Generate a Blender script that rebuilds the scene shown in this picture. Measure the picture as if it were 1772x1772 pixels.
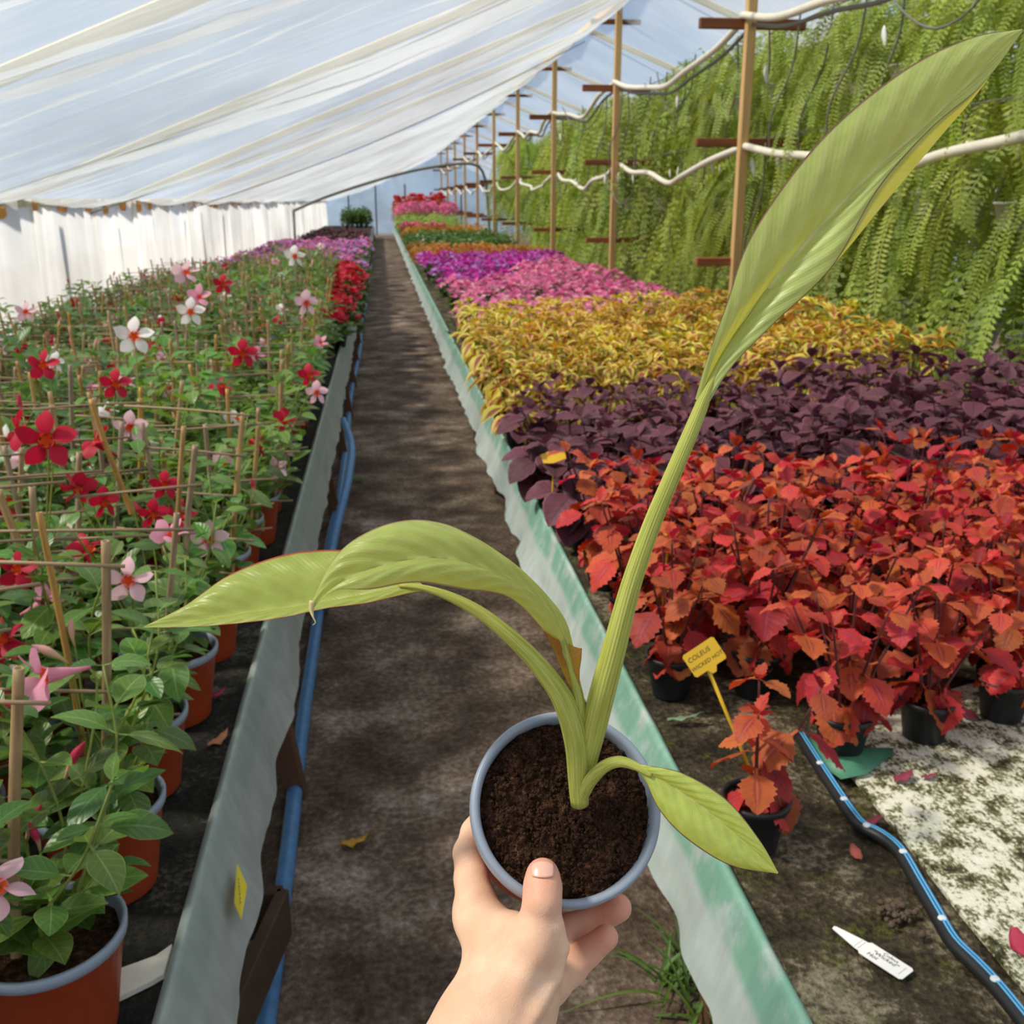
import bpy, math, random
import numpy as np
from mathutils import Vector, Matrix, Euler, noise

for o in list(bpy.data.objects):
    bpy.data.objects.remove(o)
SC = bpy.context.scene
COL = SC.collection
PI = math.pi
rnd = random.Random(11)

# ------------------------------------------------------------------ camera
F_PX = 1772.0
CAM = Vector((0, 0, 1.55))
YAW, PITCH = math.radians(7.0156), math.radians(16.978)
FWD = Vector((math.sin(YAW)*math.cos(PITCH), math.cos(YAW)*math.cos(PITCH), -math.sin(PITCH)))
RIGHT = Vector((math.cos(YAW), -math.sin(YAW), 0))
UP = RIGHT.cross(FWD)
cam_data = bpy.data.cameras.new('camera')
cam = bpy.data.objects.new('camera', cam_data)
COL.objects.link(cam)
cam.matrix_world = Matrix(((RIGHT.x, UP.x, -FWD.x, CAM.x), (RIGHT.y, UP.y, -FWD.y, CAM.y), (RIGHT.z, UP.z, -FWD.z, CAM.z), (0, 0, 0, 1)))
cam_data.sensor_width = 36.0
cam_data.sensor_fit = 'HORIZONTAL'
cam_data.lens = 36.0
cam_data.clip_start = 0.02
cam_data.clip_end = 400
cam_data.dof.use_dof = True
cam_data.dof.focus_distance = 0.56
cam_data.dof.aperture_fstop = 24
SC.camera = cam

# ------------------------------------------------------------------ world, sun, exposure
SC.view_settings.view_transform = 'Standard'
SC.view_settings.look = 'None'
SC.view_settings.gamma = 1.0
SC.view_settings.use_curve_mapping = False
SC.view_settings.exposure = 0.35

world = bpy.data.worlds.new('sky')
SC.world = world
world.use_nodes = True
wt = world.node_tree
wt.nodes.clear()
w_out = wt.nodes.new('ShaderNodeOutputWorld')
w_bg = wt.nodes.new('ShaderNodeBackground')
w_tc = wt.nodes.new('ShaderNodeTexCoord')
w_no = wt.nodes.new('ShaderNodeTexNoise')
w_no.inputs['Scale'].default_value = 2.2
w_no.inputs['Detail'].default_value = 6
w_no.inputs['Roughness'].default_value = 0.55
w_ra = wt.nodes.new('ShaderNodeValToRGB')
w_ra.color_ramp.elements[0].position = 0.42
w_ra.color_ramp.elements[0].color = (0.40, 0.56, 0.80, 1)
w_ra.color_ramp.elements[1].position = 0.62
w_ra.color_ramp.elements[1].color = (0.80, 0.83, 0.87, 1)
wt.links.new(w_tc.outputs['Generated'], w_no.inputs['Vector'])
wt.links.new(w_no.outputs['Fac'], w_ra.inputs['Fac'])
wt.links.new(w_ra.outputs['Color'], w_bg.inputs['Color'])
w_bg.inputs['Strength'].default_value = 0.72
wt.links.new(w_bg.outputs['Background'], w_out.inputs['Surface'])

sun_d = bpy.data.lights.new('sun_offscreen', 'SUN')
sun_d.energy = 6.0
sun_d.angle = math.radians(6)
sun_d.color = (1.0, 0.93, 0.80)
sun = bpy.data.objects.new('sun_offscreen', sun_d)
COL.objects.link(sun)
sun.location = (-30.0, -8.0, 40.0)      # the open sky above the film roof
# light travels towards this direction: from the left, high
sun.rotation_euler = Vector((0.64, 0.03, -0.80)).to_track_quat('-Z', 'Y').to_euler()


# ------------------------------------------------------------------ helpers
def PX(u, v, d):
    """world point seen at photograph pixel (u, v), d metres in front of the lens"""
    return CAM + RIGHT*((u-886)/F_PX*d) - UP*((v-886)/F_PX*d) + FWD*d


def on_z(u, v, z):
    r = RIGHT*((u-886)/F_PX) - UP*((v-886)/F_PX) + FWD
    return CAM + r*((z-CAM.z)/r.z)


def on_y(u, v, y):
    r = RIGHT*((u-886)/F_PX) - UP*((v-886)/F_PX) + FWD
    return CAM + r*((y-CAM.y)/r.y)


class Geo:
    def __init__(s):
        s.v = []; s.f = []; s.uv = []; s.mi = []

    def add(s, v, f, uv=None, mi=0, M=None):
        o = len(s.v)
        if M is not None:
            v = [M @ Vector(p) for p in v]
        s.v.extend([tuple(p) for p in v])
        s.f.extend([tuple(i+o for i in q) for q in f])
        s.uv.extend(uv if uv else [(0.5, 0.5)]*len(v))
        s.mi.extend([mi]*len(f))
        return s

    def mesh(s, name, mats, smooth=True):
        me = bpy.data.meshes.new(name)
        me.from_pydata(s.v, [], s.f)
        if not isinstance(mats, (list, tuple)):
            mats = [mats]
        for m in mats:
            me.materials.append(m)
        uvl = me.uv_layers.new(name='UVMap')
        li = np.empty(len(me.loops), dtype=np.int32)
        me.loops.foreach_get('vertex_index', li)
        uva = np.array(s.uv, dtype=np.float32)[li]
        uvl.data.foreach_set('uv', uva.ravel())
        me.polygons.foreach_set('material_index', s.mi)
        me.polygons.foreach_set('use_smooth', [smooth]*len(me.polygons))
        me.update()
        return me


def link(name, data, parent=None, M=None):
    o = bpy.data.objects.new(name, data)
    COL.objects.link(o)
    if parent is not None:
        o.parent = parent
    if M is not None:
        o.matrix_basis = M
    return o


def tag(o, label, cat, group=None, kind=None):
    o['label'] = label
    o['category'] = cat
    if group: o['group'] = group
    if kind: o['kind'] = kind
    return o


def thing(name, label, cat, loc=(0, 0, 0), rotz=0.0, group=None, scale=1.0):
    o = bpy.data.objects.new(name, None)
    o.empty_display_size = 0.05
    COL.objects.link(o)
    o.matrix_basis = Matrix.Translation(Vector(loc)) @ Matrix.Rotation(rotz, 4, 'Z') @ Matrix.Scale(scale, 4)
    return tag(o, label, cat, group)


def structure(o, label=None):
    o['kind'] = 'structure'
    if label: o['label'] = label
    return o


ORD = 'first second third fourth fifth sixth seventh eighth ninth tenth eleventh twelfth thirteenth fourteenth fifteenth sixteenth seventeenth eighteenth nineteenth twentieth'.split()
NUM = 'no one two three four five six seven eight nine'.split()


def nth(i):
    return ORD[i] if i < len(ORD) else 'far'


KIDS = {}


def kids_of(root):
    k = KIDS.get(root.name)
    if k is None:
        k = [c for c in root.children]
        k = [(c, [g for g in c.children]) for c in k]
        KIDS[root.name] = k
    return k


def dup(root, loc, rotz=0.0, scale=1.0, label=None, group=None, tilt=(0, 0)):
    r = root.copy()
    COL.objects.link(r)
    r.matrix_basis = Matrix.Translation(Vector(loc)) @ Euler((tilt[0], tilt[1], rotz)).to_matrix().to_4x4() @ Matrix.Scale(scale, 4)
    if label: r['label'] = label
    if group: r['group'] = group
    for c, gs in kids_of(root):
        n = c.copy(); COL.objects.link(n); n.parent = r
        for g in gs:
            m = g.copy(); COL.objects.link(m); m.parent = n
    return r


def catmull(pts, n):
    """n samples through the points (any dimension)"""
    P = np.array(pts, dtype=float)
    if len(P) == 2:
        t = np.linspace(0, 1, n)[:, None]
        return P[0]*(1-t)+P[1]*t
    Q = np.vstack([2*P[0]-P[1], P, 2*P[-1]-P[-2]])
    seg = np.linalg.norm(np.diff(P[:, :min(3, P.shape[1])], axis=0), axis=1)
    cum = np.concatenate([[0], np.cumsum(seg)])/max(seg.sum(), 1e-9)
    out = []
    for t in np.linspace(0, 1, n):
        k = min(max(np.searchsorted(cum, t, side='right')-1, 0), len(P)-2)
        s = (t-cum[k])/max(cum[k+1]-cum[k], 1e-9)
        p0, p1, p2, p3 = Q[k], Q[k+1], Q[k+2], Q[k+3]
        out.append(0.5*((2*p1)+(-p0+p2)*s+(2*p0-5*p1+4*p2-p3)*s*s+(-p0+3*p1-3*p2+p3)*s**3))
    return np.array(out)


def tube(pts, rad, n=8, cap=True, flat=1.0, up=None):
    pts = [Vector(p) for p in pts]
    if not hasattr(rad, '__len__'):
        rad = [rad]*len(pts)
    V, Fc, U = [], [], []
    ref = Vector(up) if up is not None else None
    prev = None
    for i, p in enumerate(pts):
        a = pts[max(i-1, 0)]; b = pts[min(i+1, len(pts)-1)]
        t = (b-a).normalized()
        if prev is None:
            r = ref if ref is not None else (Vector((0, 0, 1)) if abs(t.z) < 0.9 else Vector((1, 0, 0)))
        else:
            r = prev
        s = t.cross(r)
        if s.length < 1e-6: s = t.cross(Vector((0, 1, 0)))
        s.normalize()
        q = s.cross(t).normalized(); prev = q
        for k in range(n):
            an = 2*PI*k/n
            V.append(p+(s*math.cos(an)+q*math.sin(an)*flat)*rad[i])
            U.append((k/n, i/max(len(pts)-1, 1)))
    for i in range(len(pts)-1):
        for k in range(n):
            k2 = (k+1) % n
            Fc.append((i*n+k, i*n+k2, (i+1)*n+k2, (i+1)*n+k))
    if cap:
        Fc.append(tuple(range(n-1, -1, -1)))
        Fc.append(tuple(range((len(pts)-1)*n, len(pts)*n)))
    return V, Fc, U


def lathe(prof, n=32):
    V, Fc, U = [], [], []
    m = len(prof)
    for i, (r, z) in enumerate(prof):
        for k in range(n):
            a = 2*PI*k/n
            V.append((r*math.cos(a), r*math.sin(a), z)); U.append((k/n, i/max(m-1, 1)))
    for i in range(m-1):
        for k in range(n):
            k2 = (k+1) % n
            Fc.append((i*n+k, i*n+k2, (i+1)*n+k2, (i+1)*n+k))
    return V, Fc, U


def box(x0, x1, y0, y1, z0, z1, b=0.0):
    if b <= 0:
        V = [(x, y, z) for z in (z0, z1) for y in (y0, y1) for x in (x0, x1)]
        Fc = [(0, 2, 3, 1), (4, 5, 7, 6), (0, 1, 5, 4), (2, 6, 7, 3), (0, 4, 6, 2), (1, 3, 7, 5)]
        return V, Fc, None
    V = []; Fc = []
    cs = [(x0, y0, 1, 1), (x1, y0, -1, 1), (x1, y1, -1, -1), (x0, y1, 1, -1)]
    def ring(z, ins):
        o = len(V)
        for (x, y, sx, sy) in cs:
            if (sx, sy) in ((1, 1), (-1, -1)):
                V.append((x+sx*ins, y+sy*(ins+b), z)); V.append((x+sx*(ins+b), y+sy*ins, z))
            else:
                V.append((x+sx*(ins+b), y+sy*ins, z)); V.append((x+sx*ins, y+sy*(ins+b), z))
        return o
    r = [ring(z0, b), ring(z0+b, 0), ring(z1-b, 0), ring(z1, b)]
    for a, c in zip(r[:-1], r[1:]):
        for k in range(8):
            Fc.append((a+k, a+(k+1) % 8, c+(k+1) % 8, c+k))
    Fc.append(tuple(range(7, -1, -1))); Fc.append(tuple(range(r[3], r[3]+8)))
    return V, Fc, None


def grid(P, uv=None):
    """P: array (n, m, 3)"""
    n, m = P.shape[:2]
    V = P.reshape(-1, 3).tolist()
    Fc = [(i*m+j, i*m+j+1, (i+1)*m+j+1, (i+1)*m+j) for i in range(n-1) for j in range(m-1)]
    if uv is None:
        U = [(j/(m-1), i/(n-1)) for i in range(n) for j in range(m)]
    else:
        U = uv
    return V, Fc, U


def M_at(loc, x_rot=0.0, z_rot=0.0, y_rot=0.0, s=1.0):
    return Matrix.Translation(Vector(loc)) @ Matrix.Rotation(z_rot, 4, 'Z') @ Matrix.Rotation(x_rot, 4, 'X') @ Matrix.Rotation(y_rot, 4, 'Y') @ Matrix.Scale(s, 4)


# ------------------------------------------------------------------ material kit
class NT:
    def __init__(s, name):
        s.m = bpy.data.materials.new(name)
        s.m.use_nodes = True
        s.t = s.m.node_tree
        s.t.nodes.clear()
        s.out = s.t.nodes.new('ShaderNodeOutputMaterial')

    def n(s, kind, **kw):
        nd = s.t.nodes.new('ShaderNode'+kind)
        for k, v in kw.items():
            setattr(nd, k, v)
        return nd

    def put(s, sock, v):
        if isinstance(v, bpy.types.NodeSocket):
            s.t.links.new(v, sock)
        elif isinstance(v, (tuple, list)) and len(v) == 3 and sock.type == 'RGBA':
            sock.default_value = (*v, 1)
        else:
            sock.default_value = v

    def math(s, op, a, b=0.0, c=0.0, clamp=False):
        nd = s.n('Math', operation=op, use_clamp=clamp)
        s.put(nd.inputs[0], a); s.put(nd.inputs[1], b); s.put(nd.inputs[2], c)
        return nd.outputs[0]

    def step(s, x, lo, hi):
        nd = s.n('MapRange', interpolation_type='SMOOTHSTEP')
        s.put(nd.inputs['Value'], x); s.put(nd.inputs['From Min'], lo); s.put(nd.inputs['From Max'], hi)
        return nd.outputs[0]

    def mix(s, f, a, b, mode='MIX'):
        nd = s.n('Mix', data_type='RGBA', blend_type=mode)
        s.put(nd.inputs[0], f); s.put(nd.inputs[6], a); s.put(nd.inputs[7], b)
        return nd.outputs[2]

    def uv(s):
        nd = s.n('UVMap', uv_map='UVMap')
        sp = s.n('SeparateXYZ')
        s.t.links.new(nd.outputs[0], sp.inputs[0])
        return sp.outputs[0], sp.outputs[1]

    def obj_xyz(s, kind='Object'):
        nd = s.n('TexCoord')
        return nd.outputs[kind]

    def pos(s):
        return s.n('NewGeometry').outputs['Position']

    def scaled(s, vec, sc):
        nd = s.n('Mapping')
        s.t.links.new(vec, nd.inputs['Vector'])
        nd.inputs['Scale'].default_value = sc
        return nd.outputs[0]

    def noise(s, vec, scale=5.0, detail=3.0, rough=0.5):
        nd = s.n('TexNoise')
        if vec is not None: s.t.links.new(vec, nd.inputs['Vector'])
        nd.inputs['Scale'].default_value = scale
        nd.inputs['Detail'].default_value = detail
        nd.inputs['Roughness'].default_value = rough
        return nd.outputs['Fac']

    def ramp(s, f, stops):
        nd = s.n('ValToRGB')
        cr = nd.color_ramp
        while len(cr.elements) < len(stops): cr.elements.new(0.5)
        for e, (p, c) in zip(cr.elements, stops):
            e.position = p; e.color = (*c, 1)
        s.t.links.new(f, nd.inputs[0])
        return nd.outputs[0]

    def rand(s):
        return s.n('ObjectInfo').outputs['Random']

    def hsv(s, col, h=0.5, sa=1.0, v=1.0):
        nd = s.n('HueSaturation')
        s.put(nd.inputs['Hue'], h); s.put(nd.inputs['Saturation'], sa); s.put(nd.inputs['Value'], v)
        s.put(nd.inputs['Color'], col)
        return nd.outputs[0]

    def bump(s, h, strength=0.3, dist=0.01):
        nd = s.n('Bump')
        s.put(nd.inputs['Height'], h)
        nd.inputs['Strength'].default_value = strength
        nd.inputs['Distance'].default_value = dist
        return nd.outputs[0]

    def pbr(s, col, rough=0.5, spec=0.4, normal=None, transl=0.0, tcol=None, sss=0.0, sheen=0.0, coat=0.0):
        p = s.n('BsdfPrincipled')
        s.put(p.inputs['Base Color'], col)
        s.put(p.inputs['Roughness'], rough)
        p.inputs['Specular IOR Level'].default_value = spec
        if sss:
            p.inputs['Subsurface Weight'].default_value = sss
            p.inputs['Subsurface Radius'].default_value = (1.0, 0.35, 0.2)
            p.inputs['Subsurface Scale'].default_value = 0.004
        if sheen: p.inputs['Sheen Weight'].default_value = sheen
        if coat: p.inputs['Coat Weight'].default_value = coat
        if normal is not None: s.t.links.new(normal, p.inputs['Normal'])
        res = p.outputs[0]
        if transl:
            tr = s.n('BsdfTranslucent')
            s.put(tr.inputs['Color'], tcol if tcol is not None else col)
            if normal is not None: s.t.links.new(normal, tr.inputs['Normal'])
            mx = s.n('MixShader')
            s.put(mx.inputs[0], transl)
            s.t.links.new(res, mx.inputs[1]); s.t.links.new(tr.outputs[0], mx.inputs[2])
            res = mx.outputs[0]
        s.t.links.new(res, s.out.inputs['Surface'])
        return s.m


def lin(r, g, b):
    f = lambda c: ((c/255+0.055)/1.055)**2.4 if c/255 > 0.04045 else c/255/12.92
    return (f(r), f(g), f(b))


def leaf_mat(name, base, vein, edge=None, edge_w=0.06, tip=None, var=0.25, hue=0.02, rough=0.45, transl=0.3, nvein=7, vein_f=0.35, spec=0.4, sheen=0.0, centre=None, cw=0.55):
    t = NT(name)
    x, y = t.uv()
    u = t.math('ABSOLUTE', t.math('MULTIPLY_ADD', x, 2.0, -1.0))
    r = t.rand()
    nz = t.noise(t.pos(), 14, 2)
    val = t.math('ADD', t.math('MULTIPLY_ADD', r, var*2, 1-var), t.math('MULTIPLY_ADD', nz, var*1.4, -var*0.7))
    hu = t.math('MULTIPLY_ADD', t.math('FRACT', t.math('MULTIPLY', r, 17.31)), hue*2, 0.5-hue)
    col = base
    if tip is not None:
        col = t.mix(t.step(y, 0.2, 1.0), col, tip)
    if centre is not None:
        # painted heart of the leaf, wide in the middle, narrow at both ends
        lim = t.math('MULTIPLY', t.math('SINE', t.math('MULTIPLY', t.math('POWER', y, 0.8), PI)), cw)
        col = t.mix(t.step(t.math('SUBTRACT', lim, u), -0.08, 0.10), col, centre)
    w = t.math('SINE', t.math('MULTIPLY', t.math('SUBTRACT', t.math('MULTIPLY', y, nvein), t.math('MULTIPLY', u, 1.6)), 2*PI))
    vm = t.math('MAXIMUM', t.math('MULTIPLY', t.step(w, 0.9, 1.0), vein_f), t.math('MULTIPLY', t.step(u, 0.09, 0.02), min(1, vein_f*2)))
    col = t.mix(vm, col, vein)
    if edge is not None:
        col = t.mix(t.step(u, 1-edge_w*2, 1-edge_w*0.5), col, edge)
    col = t.hsv(col, hu, 1.0, val)
    nb = t.bump(t.math('ADD', t.math('MULTIPLY', w, 0.5), t.math('MULTIPLY', t.step(u, 0.0, 0.15), 1.0)), 0.13, 0.003)
    return t.pbr(col, rough, spec, nb, transl, t.hsv(col, 0.48, 1.1, 1.25), sheen=sheen)


def plain_mat(name, col, rough=0.5, var=0.12, scale=30, spec=0.4, bump=0.0, transl=0.0, rand=0.0, coord='Object', stretch=(1, 1, 1), detail=4, sss=0.0):
    t = NT(name)
    v = t.scaled(t.obj_xyz(coord), stretch)
    nz = t.noise(v, scale, detail, 0.6)
    val = t.math('MULTIPLY_ADD', nz, var*2.4, 1-var*1.2)
    if rand:
        val = t.math('MULTIPLY', val, t.math('MULTIPLY_ADD', t.rand(), rand*2, 1-rand))
    c = t.hsv(col, 0.5, 1.0, val)
    nb = t.bump(nz, bump, 0.01) if bump else None
    return t.pbr(c, rough, spec, nb, transl, None, sss)


def film_mat(name, col, transp=0.5, transl=0.5, rough=0.3, noise_amt=0.25, scale=(0.25, 3.0, 0.25)):
    t = NT(name)
    v = t.scaled(t.obj_xyz('Object'), scale)
    nz = t.noise(v, 3.0, 5, 0.6)
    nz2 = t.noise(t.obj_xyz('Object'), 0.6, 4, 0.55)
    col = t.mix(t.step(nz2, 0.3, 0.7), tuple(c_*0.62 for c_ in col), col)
    p = t.n('BsdfPrincipled')
    t.put(p.inputs['Base Color'], col); p.inputs['Roughness'].default_value = rough
    p.inputs['Specular IOR Level'].default_value = 0.6
    tr = t.n('BsdfTranslucent'); t.put(tr.inputs['Color'], col)
    m1 = t.n('MixShader'); m1.inputs[0].default_value = transl
    t.t.links.new(p.outputs[0], m1.inputs[1]); t.t.links.new(tr.outputs[0], m1.inputs[2])
    tp = t.n('BsdfTransparent'); t.put(tp.inputs['Color'], (0.97, 0.98, 0.99))
    m2 = t.n('MixShader')
    f = t.math('ADD', t.math('MULTIPLY_ADD', nz, noise_amt*2, transp-noise_amt), t.math('MULTIPLY_ADD', nz2, 0.4, -0.2), clamp=True)
    t.t.links.new(f, m2.inputs[0])
    t.t.links.new(m1.outputs[0], m2.inputs[1]); t.t.links.new(tp.outputs[0], m2.inputs[2])
    t.t.links.new(m2.outputs[0], t.out.inputs['Surface'])
    return t.m


def ground_mat(name, stops, scale=3.0, fine=60, bump=0.5, moss=None, rough=0.9, spec=0.2, stretch=(1, 1, 1), lo=0.35, hi=0.7):
    t = NT(name)
    v = t.scaled(t.obj_xyz('Object'), stretch)
    a = t.noise(v, scale, 8, 0.65)
    b = t.noise(v, fine, 4, 0.6)
    f = t.math('ADD', t.math('MULTIPLY', a, 0.65), t.math('MULTIPLY', b, 0.35))
    f = t.step(f, lo, hi)
    col = t.ramp(f, stops)
    if moss is not None:
        mz = t.noise(v, scale*1.7, 6, 0.7)
        col = t.mix(t.math('MULTIPLY', t.step(mz, 0.52, 0.68), t.step(b, 0.35, 0.6)), col, moss)
    return t.pbr(col, rough, spec, t.bump(t.math('ADD', b, t.math('MULTIPLY', a, 0.6)), bump, 0.02))


# materials ------------------------------------------------------------------
MAT = {}
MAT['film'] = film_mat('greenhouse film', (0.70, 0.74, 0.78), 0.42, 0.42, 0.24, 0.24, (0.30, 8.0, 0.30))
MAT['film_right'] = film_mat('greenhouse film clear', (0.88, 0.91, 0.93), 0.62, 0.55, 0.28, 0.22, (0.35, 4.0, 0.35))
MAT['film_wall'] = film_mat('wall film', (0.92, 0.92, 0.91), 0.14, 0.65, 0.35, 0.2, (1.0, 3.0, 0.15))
MAT['path'] = ground_mat('path', [(0.0, lin(64, 52, 43)), (0.45, lin(110, 93, 79)), (0.8, lin(150, 134, 120)), (1.0, lin(186, 178, 168))], 3.2, 55, 0.6, None, 0.92)
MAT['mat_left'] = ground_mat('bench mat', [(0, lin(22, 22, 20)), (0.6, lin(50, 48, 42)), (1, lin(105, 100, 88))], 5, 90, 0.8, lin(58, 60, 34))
MAT['mat_right'] = ground_mat('mossy mat', [(0, lin(34, 30, 22)), (0.5, lin(82, 72, 54)), (1, lin(168, 158, 130))], 6, 85, 0.9, lin(92, 98, 28))
MAT['wood_dark'] = plain_mat('dark timber', lin(74, 58, 44), 0.8, 0.3, 18, 0.2, 0.3, stretch=(1, 0.15, 1))
MAT['wood_leg'] = plain_mat('brown leg', lin(92, 66, 50), 0.75, 0.3, 18, 0.2, 0.3, stretch=(1, 1, 0.15))
MAT['wood_post'] = plain_mat('post timber', lin(196, 160, 108), 0.7, 0.3, 10, 0.25, 0.25, stretch=(3, 3, 0.25))
MAT['wood_arm'] = plain_mat('arm timber', lin(128, 80, 50), 0.7, 0.35, 10, 0.25, 0.3, stretch=(0.2, 3, 3), rand=0.3)
MAT['rafter'] = plain_mat('rafter timber', lin(222, 205, 165), 0.7, 0.2, 9, 0.25, 0.2, stretch=(0.2, 3, 0.2))
MAT['pipe_white'] = plain_mat('white pipe', lin(222, 216, 196), 0.45, 0.14, 25, 0.4)
MAT['hose_grey'] = plain_mat('grey hose', lin(112, 108, 98), 0.5, 0.15, 30)
MAT['pipe_blue'] = plain_mat('blue pipe', lin(74, 124, 172), 0.5, 0.4, 35, 0.4)
MAT['black'] = plain_mat('black plastic', lin(34, 35, 37), 0.45, 0.2, 40)
MAT['terra'] = plain_mat('terracotta plastic', lin(176, 72, 36), 0.42, 0.14, 18, 0.45, rand=0.08)
MAT['rim_blue'] = plain_mat('blue grey plastic', lin(144, 155, 170), 0.4, 0.1, 40, 0.45)
MAT['rim_inner'] = plain_mat('grey plastic', lin(150, 162, 178), 0.45, 0.12, 60, 0.4)
MAT['soil'] = ground_mat('potting soil', [(0, lin(26, 17, 12)), (0.5, lin(72, 48, 35)), (1, lin(126, 92, 70))], 90, 480, 0.6, rough=0.95, spec=0.1)
MAT['crumb'] = plain_mat('soil crumb', lin(60, 40, 29), 0.95, 0.5, 140, 0.1)
MAT['bamboo'] = None
t = NT('bamboo')
ux, uy = t.uv()
bz = t.noise(t.scaled(t.obj_xyz('Object'), (40, 40, 3)), 2.0, 4, 0.6)
bc = t.ramp(bz, [(0.25, lin(120, 92, 58)), (0.55, lin(176, 140, 88)), (0.8, lin(206, 174, 118))])
bc = t.hsv(bc, 0.5, t.math('MULTIPLY_ADD', t.rand(), 0.5, 0.65), t.math('MULTIPLY_ADD', t.rand(), 0.35, 0.75))
MAT['bamboo'] = t.pbr(bc, 0.5, 0.4)
MAT['dowel'] = plain_mat('dowel', lin(150, 126, 98), 0.6, 0.25, 60, 0.3, rand=0.25)
MAT['stem_green'] = plain_mat('green stem', lin(122, 136, 58), 0.5, 0.2, 40, rand=0.2)
MAT['stem_purple'] = plain_mat('dark stem', lin(86, 42, 40), 0.5, 0.2, 40)
MAT['mandevilla_leaf'] = leaf_mat('mandevilla leaf', lin(92, 130, 56), lin(172, 192, 112), edge=lin(138, 164, 84), edge_w=0.04, var=0.38, hue=0.03, rough=0.34, transl=0.38, nvein=6, vein_f=0.22, spec=0.55)
MAT['red_coleus'] = leaf_mat('red coleus leaf', lin(186, 80, 50), lin(204, 96, 66), edge=lin(208, 100, 78), edge_w=0.04, var=0.38, hue=0.02, rough=0.55, transl=0.28, nvein=7, vein_f=0.4, spec=0.3, centre=lin(160, 58, 54), cw=0.25)
MAT['purple_coleus'] = leaf_mat('purple coleus leaf', lin(98, 52, 64), lin(66, 30, 44), edge=lin(146, 92, 102), edge_w=0.05, var=0.26, hue=0.012, rough=0.6, transl=0.14, nvein=6, vein_f=0.35, spec=0.3, sheen=0.08)
MAT['yellow_coleus'] = leaf_mat('yellow coleus leaf', lin(214, 206, 84), lin(224, 156, 92), edge=lin(236, 220, 110), edge_w=0.06, tip=lin(216, 186, 84), var=0.25, hue=0.025, rough=0.5, transl=0.3, nvein=6, vein_f=0.25, centre=lin(138, 54, 58), cw=0.47)
MAT['yellow_young'] = leaf_mat('yellow young leaf', lin(192, 194, 72), lin(220, 212, 104), tip=lin(212, 164, 76), var=0.2, hue=0.035, rough=0.5, transl=0.35, nvein=5, vein_f=0.25, centre=lin(206, 96, 62), cw=0.25)
MAT['fern'] = leaf_mat('fern frond', lin(148, 166, 70), lin(160, 178, 86), var=0.36, hue=0.02, rough=0.5, transl=0.36, nvein=1, vein_f=0.0)
MAT['grass'] = leaf_mat('grass blade', lin(86, 116, 48), lin(110, 136, 70), var=0.25, transl=0.3)
MAT['bed_green'] = leaf_mat('bedding leaf', lin(76, 112, 44), lin(120, 150, 80), var=0.3, transl=0.3, nvein=4)
MAT['bed_pale'] = leaf_mat('pale bedding leaf', lin(162, 186, 92), lin(190, 206, 130), var=0.25, transl=0.3, nvein=4)
MAT['bed_orange'] = leaf_mat('orange bedding leaf', lin(176, 138, 60), lin(200, 164, 92), tip=lin(180, 108, 52), var=0.3, hue=0.03, transl=0.3, nvein=4)


def petal_mat(name, col, inner, var=0.12, transl=0.35):
    t = NT(name)
    x, y = t.uv()
    c = t.mix(t.step(y, 0.35, 0.0), col, inner)
    w = t.noise(t.scaled(t.obj_xyz('UV'), (14, 1.2, 1)), 3, 2)
    c = t.hsv(c, 0.5, 1.0, t.math('ADD', t.math('MULTIPLY_ADD', t.rand(), var*2, 1-var), t.math('MULTIPLY_ADD', w, 0.3, -0.15)))
    return t.pbr(c, 0.55, 0.3, None, transl)


PETAL = {
    'red': petal_mat('red petal', lin(196, 24, 58), lin(170, 16, 44)),
    'pink': petal_mat('pale pink petal', lin(240, 196, 204), lin(228, 150, 160)),
    'rose': petal_mat('rose petal', lin(242, 166, 190), lin(230, 130, 160)),
    'white': petal_mat('white petal', lin(246, 238, 234), lin(240, 190, 180)),
    'hot': petal_mat('hot pink petal', lin(238, 128, 178), lin(228, 96, 158)),
    'magenta': petal_mat('magenta petal', lin(206, 44, 166), lin(180, 30, 150)),
    'lilac': petal_mat('lilac petal', lin(190, 140, 210), lin(170, 110, 200)),
    'scarlet': petal_mat('scarlet petal', lin(206, 40, 60), lin(190, 30, 50)),
}
MAT['throat'] = plain_mat('orange throat', lin(238, 104, 40), 0.5, 0.15, 80, transl=0.2)
MAT['bud'] = None
t = NT('flower bud')
ux, uy = t.uv()
MAT['bud'] = t.pbr(t.ramp(uy, [(0.0, lin(150, 160, 90)), (0.3, lin(226, 170, 140)), (0.5, lin(206, 60, 88)), (1.0, lin(176, 30, 62))]), 0.45, 0.4, None, 0.2)
t = NT('pale flower bud')
ux, uy = t.uv()
MAT['bud_pale'] = t.pbr(t.ramp(uy, [(0.0, lin(160, 160, 90)), (0.4, lin(232, 190, 150)), (1.0, lin(236, 160, 170))]), 0.45, 0.4, None, 0.2)

# ================================================================== SETTING
BENCH_Z = 0.50
LX0, LX1 = -2.32, -0.33        # left bench
RX0, RX1 = 0.52, 2.585          # right bench
RIDGE_X, RIDGE_Z = 2.60, 3.55
EAVE_X, EAVE_Z = -2.42, 1.55
Y_END = 48.0
POST_Y = [3.36+4.3*k for k in range(11)]
RAFT_Y = [-2.2+3.2*k for k in range(16)]

# ---- floor: bare ground, with the trodden path as a raised slab
g = Geo(); g.add([(-9, -4, -0.03), (9, -4, -0.03), (9, 52, -0.03), (-9, 52, -0.03)], [(0, 1, 2, 3)])
structure(link('floor', g.mesh('floor', MAT['path'])), 'bare earth under the greenhouse benches')

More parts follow.
